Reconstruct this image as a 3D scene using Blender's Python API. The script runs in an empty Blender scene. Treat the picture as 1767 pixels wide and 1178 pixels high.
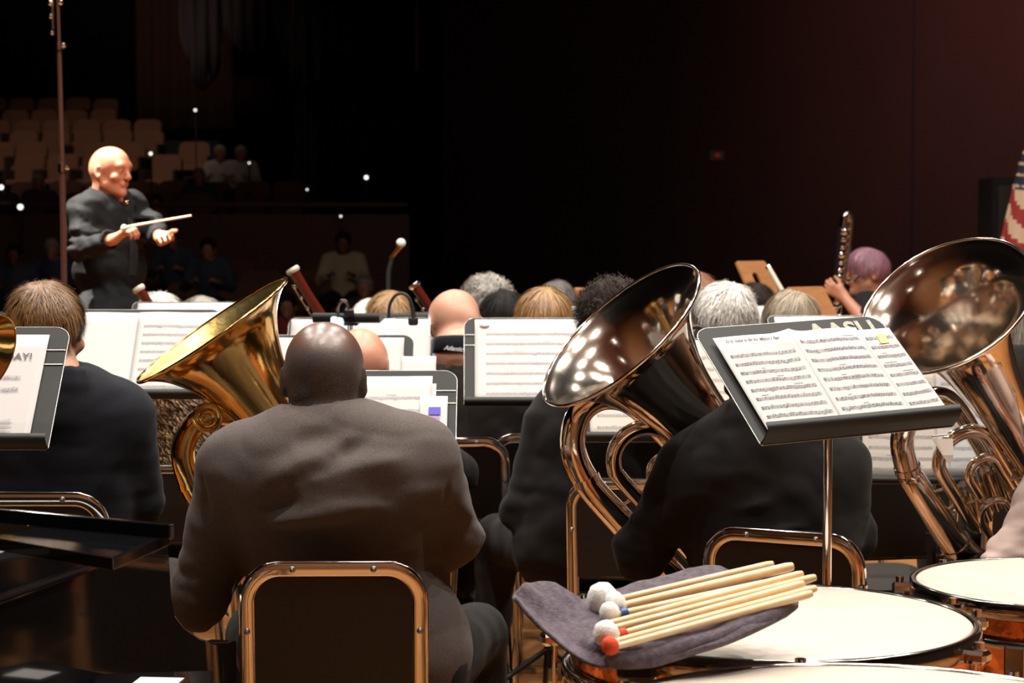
import bpy, math, random
import numpy as np
from mathutils import Vector, Matrix, Euler

SC = bpy.context.scene
COL = SC.collection
PI = math.pi
random.seed(7)
rng = np.random.default_rng(7)

# ------------------------------------------------------------------ camera
IMW, IMH, F = 1767.0, 1178.0, 3500.0
CAM_Z, HOR = 1.457, 403.0
TH = math.atan((IMH / 2 - HOR) / F)
cam_d = bpy.data.cameras.new('camera')
cam_d.sensor_width = 36.0
cam_d.lens = F / IMW * 36.0
cam_d.clip_end = 200
cam_d.dof.use_dof = True
cam_d.dof.focus_distance = 4.15
cam_d.dof.aperture_fstop = 8.0
cam = bpy.data.objects.new('camera', cam_d)
COL.objects.link(cam)
cam.location = (0, 0, CAM_Z)
cam.rotation_euler = (PI / 2 - TH, 0, 0)
SC.camera = cam

# ------------------------------------------------------------------ world, exposure
w = bpy.data.worlds.new('world'); SC.world = w
w.use_nodes = True
w.node_tree.nodes['Background'].inputs[0].default_value = (0.7, 0.55, 1.0, 1)
w.node_tree.nodes['Background'].inputs[1].default_value = 0.003
SC.view_settings.view_transform = 'Standard'
SC.view_settings.look = 'None'
SC.view_settings.gamma = 1
SC.view_settings.exposure = -0.05
try:
    SC.cycles.use_denoising = True
    SC.cycles.max_bounces = 8
    SC.cycles.sample_clamp_indirect = 6
    SC.cycles.caustics_reflective = False
    SC.cycles.caustics_refractive = False
except Exception:
    pass

# ------------------------------------------------------------------ stage lights
def lamp(x, y, z, tx, ty, tz, power, col=(1, .9, .76), size=.16, kind='AREA', spot=60, blend=.6):
    L = bpy.data.lights.new('scene_light', kind)
    L.energy = power; L.color = col
    if kind == 'AREA':
        L.shape = 'DISK'; L.size = size
    else:
        L.spot_size = math.radians(spot); L.spot_blend = blend; L.shadow_soft_size = size / 2
    o = bpy.data.objects.new('scene_light', L); COL.objects.link(o)
    o.location = (x, y, z)
    o.rotation_euler = (Vector((tx, ty, tz)) - Vector((x, y, z))).to_track_quat('-Z', 'Y').to_euler()
    return o
WARM = (1, .86, .68); WHITE = (1, .93, .84)
for (x, y, pw) in ((-3.2, 5.6, 105), (-1.1, 5.9, 110), (1.1, 5.9, 105), (3.3, 5.6, 110),
                   (-3.4, 8.6, 120), (-1.1, 8.8, 125), (1.2, 8.8, 120), (3.6, 8.6, 90),
                   (-2.4, 2.9, 45), (-.3, 2.9, 120), (1.7, 2.6, 75), (3.1, 3.8, 70), (.3, 4.4, 70), (2.2, 4.6, 60), (-1.7, 4.4, 60)):
    if y > 5: lamp(x, y, 6.2, x * .85, y - .4, .8, pw * 3.6, WHITE, .11, 'SPOT', 104, .35)
    else: lamp(x, y, 6.2, x * .85, y - .25, .8, pw, WHITE, .11)
# front of house lights, high over the hall, aimed back on to the players
for (x, y, pw) in ((-6, 17, 420), (-2, 18, 380), (3, 17, 380)):
    lamp(x, y, 9.5, x * .2, 6, 1, pw, WARM, .3, 'SPOT', 34, .7)
# key on the conductor from high beside him
lamp(-3.9, 9.5, 6.4, -1.9, 9.55, 1.5, 11000, WHITE, .2, 'SPOT', 22, .6)
# soft light from the rear of the stage
lamp(1.2, -1.6, 5.6, .4, 4.2, .9, 8, WHITE, .5, 'SPOT', 50, .7)
lamp(-1.6, -1.2, 5.6, -.5, 4.2, .9, 8, WHITE, .5, 'SPOT', 50, .7)
# lights added on the unseen wooden shell so the brass reflects warm brown
for x in (-3.5, 0, 3.5): lamp(x, -.6, 5.6, x, -3.6, 2.0, 36, (1, .72, .5), .3, 'SPOT', 90, .9)
# uplights added to make the unseen plywood canopy show in the bells
for x in (-2.5, 2.5): lamp(x, 1.0, 5.4, x, .6, 7.6, 12, (1, .8, .6), .4, 'SPOT', 130, 1.0)
# dim house lights over the seating, plus a spot added to brighten the drapes
lamp(-6.5, 25, 11.5, -7.0, 34.5, 2.6, 1500, (1, .70, .52), .4, 'SPOT', 46, .9)
lamp(-3, 21, 9, -4.0, 25, 0.5, 60, (1, .75, .6), .4, 'SPOT', 50, .9)
lamp(-6, 33, 4, -6.5, 41, 8, 240, (1, .6, .5), .4, 'SPOT', 60, .9)
# reddish wash added high on the side wall, from no known lamp
lamp(2.2, 8.5, 8.0, 4.6, 14.0, 5.2, 2600, (1, .33, .36), .4, 'SPOT', 52, 1.0)

# ------------------------------------------------------------------ placing
def at(px, py, Y):
    """world point seen at pixel (px, py) at distance Y in front of the camera"""
    dx = (px - IMW / 2) / F; dy = (IMH / 2 - py) / F
    d = Vector((dx, math.cos(TH) + dy * math.sin(TH), -math.sin(TH) + dy * math.cos(TH)))
    return Vector((0, 0, CAM_Z)) + d * (Y / d.y)
def at_plane(px, py, a, b, c):
    """point on the plane z = a + b x + c y"""
    p = at(px, py, 1.0); d = p - Vector((0, 0, CAM_Z))
    t = (a - CAM_Z) / (d.z - b * d.x - c * d.y)
    return Vector((0, 0, CAM_Z)) + d * t

# ------------------------------------------------------------------ materials
def mat(name, col, rough=.5, metal=0., bump=None, spec=None, coat=0, sheen=0, var=None, emit=None, attr=None, alpha=None, stretch=None):
    m = bpy.data.materials.new(name); m.use_nodes = True
    nt = m.node_tree; B = nt.nodes['Principled BSDF']
    B.inputs['Base Color'].default_value = (*col, 1)
    B.inputs['Roughness'].default_value = rough
    B.inputs['Metallic'].default_value = metal
    if spec is not None: B.inputs['Specular IOR Level'].default_value = spec
    if coat: B.inputs['Coat Weight'].default_value = coat; B.inputs['Coat Roughness'].default_value = .06
    if sheen:
        B.inputs['Sheen Weight'].default_value = sheen; B.inputs['Sheen Roughness'].default_value = .4
    if emit: B.inputs['Emission Color'].default_value = (*emit[0], 1); B.inputs['Emission Strength'].default_value = emit[1]
    tc = nt.nodes.new('ShaderNodeTexCoord')
    vec = tc.outputs['Object']
    if stretch:
        mp = nt.nodes.new('ShaderNodeMapping'); mp.inputs['Scale'].default_value = stretch
        nt.links.new(vec, mp.inputs[0]); vec = mp.outputs[0]
    if var:   # second colour, noise scale
        n = nt.nodes.new('ShaderNodeTexNoise'); n.inputs['Scale'].default_value = var[1]; n.inputs['Detail'].default_value = 4
        nt.links.new(vec, n.inputs['Vector'])
        r = nt.nodes.new('ShaderNodeValToRGB'); r.color_ramp.elements[0].position = .35; r.color_ramp.elements[1].position = .65
        r.color_ramp.elements[0].color = (*col, 1); r.color_ramp.elements[1].color = (*var[0], 1)
        nt.links.new(n.outputs['Fac'], r.inputs[0]); nt.links.new(r.outputs[0], B.inputs['Base Color'])
    if attr:   # second colour chosen by the vertex attribute
        a = nt.nodes.new('ShaderNodeAttribute'); a.attribute_name = 'shade'
        mx = nt.nodes.new('ShaderNodeMix'); mx.data_type = 'RGBA'
        mx.inputs['A'].default_value = (*col, 1); mx.inputs['B'].default_value = (*attr, 1)
        nt.links.new(a.outputs['Fac'], mx.inputs['Factor']); nt.links.new(mx.outputs['Result'], B.inputs['Base Color'])
    if bump:  # scale, strength, distance
        n = nt.nodes.new('ShaderNodeTexNoise'); n.inputs['Scale'].default_value = bump[0]; n.inputs['Detail'].default_value = 6
        nt.links.new(vec, n.inputs['Vector'])
        b = nt.nodes.new('ShaderNodeBump'); b.inputs['Strength'].default_value = bump[1]; b.inputs['Distance'].default_value = bump[2]
        nt.links.new(n.outputs['Fac'], b.inputs['Height']); nt.links.new(b.outputs[0], B.inputs['Normal'])
    return m

def skin_mat(name, col, hair, rough=.45, scale=900, blush=None):
    """skin with cropped hair where the vertex attribute 'shade' is above zero"""
    m = mat(name, col, rough, bump=(160, .25, .001))
    nt = m.node_tree; B = nt.nodes['Principled BSDF']
    B.inputs['Subsurface Weight'].default_value = .12
    B.inputs['Subsurface Radius'].default_value = (.02, .008, .004)
    B.inputs['Subsurface Scale'].default_value = .4
    tc = nt.nodes.new('ShaderNodeTexCoord')
    n2 = nt.nodes.new('ShaderNodeTexNoise'); n2.inputs['Scale'].default_value = 22; n2.inputs['Detail'].default_value = 3
    nt.links.new(tc.outputs['Object'], n2.inputs['Vector'])
    base = nt.nodes.new('ShaderNodeMix'); base.data_type = 'RGBA'
    base.inputs['A'].default_value = (*col, 1)
    bl = blush or (col[0] * .85, col[1] * .6, col[2] * .55)
    base.inputs['B'].default_value = (*bl, 1)
    nt.links.new(n2.outputs['Fac'], base.inputs['Factor'])
    n = nt.nodes.new('ShaderNodeTexNoise'); n.inputs['Scale'].default_value = scale; n.inputs['Detail'].default_value = 2
    nt.links.new(tc.outputs['Object'], n.inputs['Vector'])
    a = nt.nodes.new('ShaderNodeAttribute'); a.attribute_name = 'shade'
    # threshold: noise + shade*1.2 > .95
    mu = nt.nodes.new('ShaderNodeMath'); mu.operation = 'MULTIPLY_ADD'; mu.inputs[1].default_value = .43
    nt.links.new(a.outputs['Fac'], mu.inputs[0]); nt.links.new(n.outputs['Fac'], mu.inputs[2])
    r = nt.nodes.new('ShaderNodeValToRGB'); r.color_ramp.elements[0].position = .76; r.color_ramp.elements[1].position = .98
    nt.links.new(mu.outputs[0], r.inputs[0])
    mx = nt.nodes.new('ShaderNodeMix'); mx.data_type = 'RGBA'
    mx.inputs['B'].default_value = (*hair, 1)
    nt.links.new(r.outputs[0], mx.inputs['Factor']); nt.links.new(base.outputs['Result'], mx.inputs['A'])
    nt.links.new(mx.outputs['Result'], B.inputs['Base Color'])
    rr = nt.nodes.new('ShaderNodeMath'); rr.operation = 'MULTIPLY_ADD'; rr.inputs[1].default_value = .3; rr.inputs[2].default_value = rough
    nt.links.new(r.outputs[0], rr.inputs[0]); nt.links.new(rr.outputs[0], B.inputs['Roughness'])
    return m

M = {}
M['gold_in'] = mat('gold_bell_inside', (.58, .42, .15), .34, 1, bump=(60, .3, .004))
M['gold'] = mat('gold_brass', (.80, .50, .17), .13, 1, bump=(7, .12, .02))
M['silver'] = mat('silver_plate', (.86, .76, .66), .09, 1, bump=(6, .10, .02))
M['silver_in'] = mat('silver_bell_inside', (.88, .78, .68), .12, 1, bump=(40, .08, .004))
M['chrome'] = mat('chrome', (.86, .84, .82), .08, 1)
M['black_metal'] = mat('black_metal', (.028, .028, .027), .45, .3, bump=(300, .15, .0006))
M['desk_metal'] = mat('desk_metal', (.022, .022, .021), .62, .0, spec=.3, bump=(260, .25, .0006))
M['edge_metal'] = mat('worn_edge_metal', (.35, .34, .32), .35, .9)
M['black_plastic'] = mat('black_plastic', (.012, .009, .008), .5, bump=(120, .2, .001))
M['rubber'] = mat('rubber', (.02, .02, .02), .8)
M['paper'] = mat('paper', (.57, .54, .53), .75, bump=(25, .12, .002))
M['paper_cream'] = mat('cream_paper', (.60, .53, .47), .75, bump=(25, .12, .002))
M['ink'] = mat('ink', (.13, .12, .14), .8)
M['ink_faint'] = mat('faint_ink', (.50, .48, .48), .8)
M['ink_soft'] = mat('soft_ink', (.30, .29, .31), .8)
M['suit_grey'] = mat('dark_grey_suit', (.13, .108, .10), .9, spec=.2, bump=(420, .5, .0012), sheen=.06, var=((.092, .076, .071), 330))
M['suit_black'] = mat('black_suit', (.017, .0155, .015), .9, spec=.2, bump=(420, .4, .001), sheen=.04)
M['suit_navy'] = mat('blue_black_suit', (.012, .013, .018), .9, spec=.2, bump=(420, .4, .001), sheen=.04)
M['conductor_suit'] = mat('conductor_suit', (.008, .008, .0085), .8, spec=.2, bump=(420, .4, .001))
M['trouser'] = mat('trouser_cloth', (.024, .02, .019), .9, spec=.2, bump=(400, .4, .001), sheen=.04)
M['tshirt'] = mat('black_cotton', (.03, .024, .021), .9, spec=.2, bump=(300, .3, .001), sheen=.04)
M['white_shirt'] = mat('white_shirt', (.75, .74, .74), .7, bump=(60, .2, .002))
M['pink_shirt'] = mat('pale_pink_shirt', (.52, .38, .34), .7, bump=(60, .2, .002))
M['shoe'] = mat('shoe_leather', (.012, .011, .01), .3)
M['eye'] = mat('eye', (.55, .52, .5), .2)
M['pupil'] = mat('pupil', (.02, .015, .01), .15)
M['lips'] = mat('lips', (.4, .15, .11), .5)
M['drumhead'] = mat('drumhead', (.62, .55, .465), .42, bump=(3, .02, .01), coat=.15)
M['copper'] = mat('copper', (.82, .3, .13), .17, 1, bump=(14, .35, .01))
M['rim'] = mat('dark_chrome_rim', (.42, .4, .38), .12, 1)
M['wood_stick'] = mat('pale_maple', (.88, .68, .42), .4, var=((.84, .58, .30), 30), stretch=(1, 1, 1))
M['felt_white'] = mat('white_felt', (.88, .87, .84), .95, bump=(220, .8, .002), sheen=.4)
M['felt_red'] = mat('red_felt', (.75, .08, .03), .9, bump=(220, .6, .002))
M['blue'] = mat('blue_band', (.03, .10, .35), .5)
M['towel'] = mat('grey_purple_towel', (.13, .10, .125), .95, bump=(260, .9, .003), sheen=.15, var=((.075, .055, .072), 90))
M['piano'] = mat('piano_lacquer', (.006, .006, .007), .09, coat=.6)
M['ivory'] = mat('ivory', (.85, .82, .74), .3)
M['stand_wood'] = mat('stained_plywood', (.42, .19, .075), .4, bump=(40, .2, .001), var=((.34, .15, .06), 8), stretch=(1, 6, 1))
M['bassoon'] = mat('red_maple_varnish', (.085, .012, .007), .15, coat=.5)
M['clarinet'] = mat('ebonite', (.012, .011, .012), .2)
M['ring_white'] = mat('ivory_ring', (.62, .55, .44), .4)
M['seat_cloth'] = mat('seat_cloth', (.17, .085, .055), .9, bump=(60, .4, .004))
M['seat_shell'] = mat('seat_shell', (.03, .018, .015), .6)
M['wall'] = mat('wall_paint', (.07, .047, .038), .85, bump=(60, .3, .004), var=((.06, .04, .033), .8))
M['shell'] = mat('shell_plywood', (.40, .20, .09), .5, bump=(20, .2, .002), var=((.34, .16, .07), 2))
M['wall_blue'] = mat('hall_wall', (.018, .02, .035), .9, bump=(5, .2, .01))
M['curtain'] = mat('brown_curtain', (.075, .04, .022), .9, bump=(3, .2, .02))
M['valance'] = mat('black_valance', (.004, .004, .005), .95)
M['rail'] = mat('rail_wood', (.10, .035, .025), .5)
M['pipe'] = mat('painted_pipe', (.18, .07, .07), .4, .5)
M['mic_pipe'] = mat('stand_tube', (.30, .14, .11), .3, .85)
M['red_flag'] = mat('flag_red', (.36, .035, .03), .7)
M['white_flag'] = mat('flag_white', (.75, .55, .4), .7)
M['blue_flag'] = mat('flag_blue', (.012, .02, .05), .7)
M['lamp_white'] = mat('lamp_light', (1, 1, 1), .5, emit=((1, .95, .85), 2.2))
M['lamp_cold'] = mat('cold_lamp_light', (.8, .9, 1), .5, emit=((.62, .82, 1), 1.1))
M['exit_red'] = mat('red_lamp_light', (.5, .05, .03), .5, emit=((1, .08, .04), .03))

def floor_mat():
    m = bpy.data.materials.new('stage_boards'); m.use_nodes = True
    nt = m.node_tree; B = nt.nodes['Principled BSDF']
    tc = nt.nodes.new('ShaderNodeTexCoord')
    br = nt.nodes.new('ShaderNodeTexBrick')
    br.inputs['Scale'].default_value = 1; br.inputs['Brick Width'].default_value = 1.4; br.inputs['Row Height'].default_value = .075
    br.inputs['Mortar Size'].default_value = .0015
    br.inputs['Color1'].default_value = (.60, .27, .09, 1); br.inputs['Color2'].default_value = (.48, .19, .06, 1); br.inputs['Mortar'].default_value = (.1, .04, .02, 1)
    nt.links.new(tc.outputs['Object'], br.inputs[0])
    mp = nt.nodes.new('ShaderNodeMapping'); mp.inputs['Scale'].default_value = (2, 30, 1)
    n = nt.nodes.new('ShaderNodeTexNoise'); n.inputs['Scale'].default_value = 1.5
    nt.links.new(tc.outputs['Object'], mp.inputs[0]); nt.links.new(mp.outputs[0], n.inputs[0])
    mx = nt.nodes.new('ShaderNodeMix'); mx.data_type = 'RGBA'; mx.blend_type = 'MULTIPLY'; mx.inputs['Factor'].default_value = .5
    nt.links.new(br.outputs[0], mx.inputs['A']); nt.links.new(n.outputs[0], mx.inputs['B']); nt.links.new(mx.outputs['Result'], B.inputs['Base Color'])
    B.inputs['Roughness'].default_value = .35
    return m
M['floor'] = floor_mat()

# ------------------------------------------------------------------ mesh helpers
def tag(o, label=None, cat=None, group=None, kind=None):
    if label: o['label'] = label
    if cat: o['category'] = cat
    if group: o['group'] = group
    if kind: o['kind'] = kind
    return o
def empty(name, loc=(0, 0, 0), rz=0., label=None, cat=None, group=None, rot=None, matrix=None):
    o = bpy.data.objects.new(name, None); COL.objects.link(o)
    o.empty_display_size = .05
    if matrix is not None: o.matrix_world = matrix
    else:
        o.location = loc; o.rotation_euler = rot if rot else (0, 0, rz)
    return tag(o, label, cat, group)
def copy_tree(o, parent=None):
    c = o.copy(); COL.objects.link(c)
    if parent is not None: c.parent = parent
    for ch in list(o.children): copy_tree(ch, c)
    return c

class MB:
    """collects simple shapes for one mesh"""
    def __init__(s): s.v = []; s.f = []; s.mi = []; s.cur = 0; s.sm = []; s.shade = []; s.sh = 0.
    def _add(s, vs, fs, smooth=True):
        n = len(s.v); s.v += [tuple(v) for v in vs]; s.shade += [s.sh] * len(vs)
        for f in fs: s.f.append(tuple(i + n for i in f)); s.mi.append(s.cur); s.sm.append(smooth)
    def box(s, c, size, R=None, bev=0.):
        hx, hy, hz = size[0] / 2, size[1] / 2, size[2] / 2
        c = Vector(c); b = min(bev, hx * .9, hy * .9, hz * .9)
        if b <= 0:
            vs = [Vector((x, y, z)) for x in (-hx, hx) for y in (-hy, hy) for z in (-hz, hz)]
            fs = [(0, 1, 3, 2), (4, 6, 7, 5), (0, 4, 5, 1), (2, 3, 7, 6), (0, 2, 6, 4), (1, 5, 7, 3)]
        else:
            vs = []; idx = {}
            for sx in (-1, 1):
                for sy in (-1, 1):
                    for sz in (-1, 1):
                        for ax in range(3):
                            p = [sx * (hx - b), sy * (hy - b), sz * (hz - b)]; p[ax] = (sx, sy, sz)[ax] * (hx, hy, hz)[ax]
                            idx[(sx, sy, sz, ax)] = len(vs); vs.append(Vector(p))
            fs = []
            for ax in range(3):
                for sg in (-1, 1):
                    o = [a for a in range(3) if a != ax]
                    q = []
                    for (u, v) in ((-1, -1), (1, -1), (1, 1), (-1, 1)):
                        k = [0, 0, 0]; k[ax] = sg; k[o[0]] = u; k[o[1]] = v
                        q.append(idx[(*k, ax)])
                    fs.append(tuple(q if (sg > 0) ^ (ax == 1) else q[::-1]))
            for ax in range(3):
                o = [a for a in range(3) if a != ax]
                for u in (-1, 1):
                    for v in (-1, 1):
                        k0 = [0, 0, 0]; k0[ax] = -1; k0[o[0]] = u; k0[o[1]] = v; k1 = list(k0); k1[ax] = 1
                        fs.append((idx[(*k0, o[0])], idx[(*k1, o[0])], idx[(*k1, o[1])], idx[(*k0, o[1])]))
            for sx in (-1, 1):
                for sy in (-1, 1):
                    for sz in (-1, 1):
                        fs.append(tuple(idx[(sx, sy, sz, a)] for a in range(3)))
        if R is not None: vs = [R @ v for v in vs]
        s._add([v + c for v in vs], fs, False)
        return s
    def tube(s, pts, rad, n=12, cap=True, closed=False, sub=0, flat=None):
        """sweep; rad a number or list; flat=(a, b) scales the section"""
        pts = [Vector(p) for p in pts]
        rs = list(rad) if hasattr(rad, '__len__') else [rad] * len(pts)
        if sub: pts, rs = catmull(pts, rs, sub, closed)
        N = len(pts); T = []
        for i in range(N):
            if closed: t = pts[(i + 1) % N] - pts[i - 1]
            else: t = pts[min(i + 1, N - 1)] - pts[max(i - 1, 0)]
            T.append(t.normalized() if t.length > 1e-9 else Vector((0, 0, 1)))
        ref = Vector((0, 0, 1)) if abs(T[0].z) < .9 else Vector((0, 1, 0))
        u = T[0].cross(ref).normalized(); vs = []
        for i in range(N):
            u = (u - T[i] * u.dot(T[i])).normalized(); v = T[i].cross(u)
            fu, fv = flat if flat else (1, 1)
            for k in range(n):
                a = 2 * PI * k / n
                vs.append(pts[i] + (u * math.cos(a) * fu + v * math.sin(a) * fv) * rs[i])
        fs = []
        for i in range(N if closed else N - 1):
            j = (i + 1) % N
            for k in range(n):
                fs.append((i * n + k, i * n + (k + 1) % n, j * n + (k + 1) % n, j * n + k))
        s._add(vs, fs)
        if cap and not closed:
            s._add(vs[:n], [tuple(range(n))[::-1]], False); s._add(vs[-n:], [tuple(range(n))], False)
        return s
    def lathe(s, prof, n=32, Mx=None, cap=False):
        """prof: list of (r, z)"""
        vs = []; fs = []
        for (r, z) in prof:
            for k in range(n):
                a = 2 * PI * k / n; v = Vector((r * math.cos(a), r * math.sin(a), z))
                vs.append(Mx @ v if Mx is not None else v)
        for i in range(len(prof) - 1):
            for k in range(n):
                fs.append((i * n + k, i * n + (k + 1) % n, (i + 1) * n + (k + 1) % n, (i + 1) * n + k))
        s._add(vs, fs)
        if cap:
            s._add(vs[:n], [tuple(range(n))[::-1]], False); s._add(vs[-n:], [tuple(range(n))], False)
        return s
    def ball(s, c, r, n=12, sc=(1, 1, 1)):
        prof = [(math.sin(PI * i / n) * r, -math.cos(PI * i / n) * r) for i in range(n + 1)]
        Mx = Matrix.Translation(Vector(c)) @ Matrix.Diagonal((*sc, 1))
        return s.lathe(prof, n * 2 if n < 10 else n + 4, Mx)
    def grid(s, P, mi=None):
        """P[i][j] points; optional function giving a material index"""
        a, b = len(P), len(P[0]); n = len(s.v)
        for r in P:
            for p in r: s.v.append(tuple(p)); s.shade.append(s.sh)
        for i in range(a - 1):
            for j in range(b - 1):
                s.f.append((n + i * b + j, n + (i + 1) * b + j, n + (i + 1) * b + j + 1, n + i * b + j + 1))
                s.mi.append(mi(i, j) if mi else s.cur); s.sm.append(True)
        return s
    def build(s, name, mats, parent=None, M4=None):
        me = bpy.data.meshes.new(name)
        me.from_pydata(s.v, [], s.f); me.update()
        mats = mats if isinstance(mats, (list, tuple)) else [mats]
        for m in mats: me.materials.append(m)
        me.polygons.foreach_set('material_index', s.mi); me.polygons.foreach_set('use_smooth', s.sm)
        if any(s.shade):
            a = me.attributes.new('shade', 'FLOAT', 'POINT'); a.data.foreach_set('value', s.shade)
        o = bpy.data.objects.new(name, me); COL.objects.link(o)
        if parent is not None: o.parent = parent
        if M4 is not None: o.matrix_local = M4
        return o

def catmull(pts, rs, sub, closed=False):
    out = []; ro = []; N = len(pts)
    rng_ = range(N if closed else N - 1)
    for i in rng_:
        if closed: p = [pts[(i + k) % N] for k in (-1, 0, 1, 2)]; r = [rs[(i + k) % N] for k in (-1, 0, 1, 2)]
        else:
            ix = [max(i - 1, 0), i, i + 1, min(i + 2, N - 1)]; p = [pts[k] for k in ix]; r = [rs[k] for k in ix]
        for q in range(sub):
            t = q / sub
            c = (-.5 * t + t * t - .5 * t ** 3, 1 - 2.5 * t * t + 1.5 * t ** 3, .5 * t + 2 * t * t - 1.5 * t ** 3, -.5 * t * t + .5 * t ** 3)
            out.append(p[0] * c[0] + p[1] * c[1] + p[2] * c[2] + p[3] * c[3]); ro.append(r[1] * (1 - t) + r[2] * t)
    if not closed: out.append(pts[-1]); ro.append(rs[-1])
    return out, ro
def solidify(o, t, off=-1):
    m = o.modifiers.new('thickness', 'SOLIDIFY'); m.thickness = t; m.offset = off; return o
def bevel(o, wd, seg=2):
    m = o.modifiers.new('bevel', 'BEVEL'); m.width = wd; m.segments = seg; m.limit_method = 'ANGLE'; return o
def text_mesh(txt, size, name, m, parent, M4, ext=.0003, align='LEFT', bold=0., shear=0.):
    c = bpy.data.curves.new(name, 'FONT'); c.body = txt; c.size = size; c.extrude = ext; c.align_x = align; c.offset = bold; c.shear = shear
    c.resolution_u = 3
    t = bpy.data.objects.new(name, c); COL.objects.link(t)
    dg = bpy.context.evaluated_depsgraph_get(); me = bpy.data.meshes.new_from_object(t.evaluated_get(dg))
    bpy.data.objects.remove(t); me.materials.clear(); me.materials.append(m)
    o = bpy.data.objects.new(name, me); COL.objects.link(o); o.parent = parent; o.matrix_local = M4
    return o
def rounded_poly(w_, h_, r, n=6, r2=None):
    """outline of a rounded rectangle centred on the origin; r top corners, r2 bottom corners"""
    r2 = r if r2 is None else r2; out = []
    for (cx, cy, a0, rr) in ((w_ / 2 - r, h_ / 2 - r, 0, r), (-w_ / 2 + r, h_ / 2 - r, 90, r), (-w_ / 2 + r2, -h_ / 2 + r2, 180, r2), (w_ / 2 - r2, -h_ / 2 + r2, 270, r2)):
        for k in range(n + 1):
            a = math.radians(a0 + 90 * k / n); out.append((cx + rr * math.cos(a), cy + rr * math.sin(a)))
    return out
def slab(mb, outline, z0, z1, fn=lambda x, y, z: (x, y, z)):
    """prism over an outline"""
    n = len(outline)
    lo = [fn(x, y, z0) for x, y in outline]; hi = [fn(x, y, z1) for x, y in outline]
    mb._add(lo, [tuple(range(n))[::-1]], False); mb._add(hi, [tuple(range(n))], False)
    mb._add(lo + hi, [(i, (i + 1) % n, n + (i + 1) % n, n + i) for i in range(n)], False)
    return mb

# ------------------------------------------------------------------ implicit surfaces (bodies, clothes, hair)
def wob(X, Y, Z, f, seed=0):
    r = np.random.default_rng(seed); out = 0
    for o in range(3):
        A = r.normal(size=(3, 3)); A /= np.linalg.norm(A, axis=1)[:, None]
        ph = r.uniform(0, 6.28, 3); g = f * (1.0, 1.7, 2.9)[o]
        a = np.sin(g * (A[0, 0] * X + A[0, 1] * Y + A[0, 2] * Z) + ph[0])
        b = np.sin(g * (A[1, 0] * X + A[1, 1] * Y + A[1, 2] * Z) + ph[1] + 1.3 * a)
        c = np.sin(g * (A[2, 0] * X + A[2, 1] * Y + A[2, 2] * Z) + ph[2] + 1.3 * b)
        out = out + c * (1, .6, .35)[o]
    return out / 1.6

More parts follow.
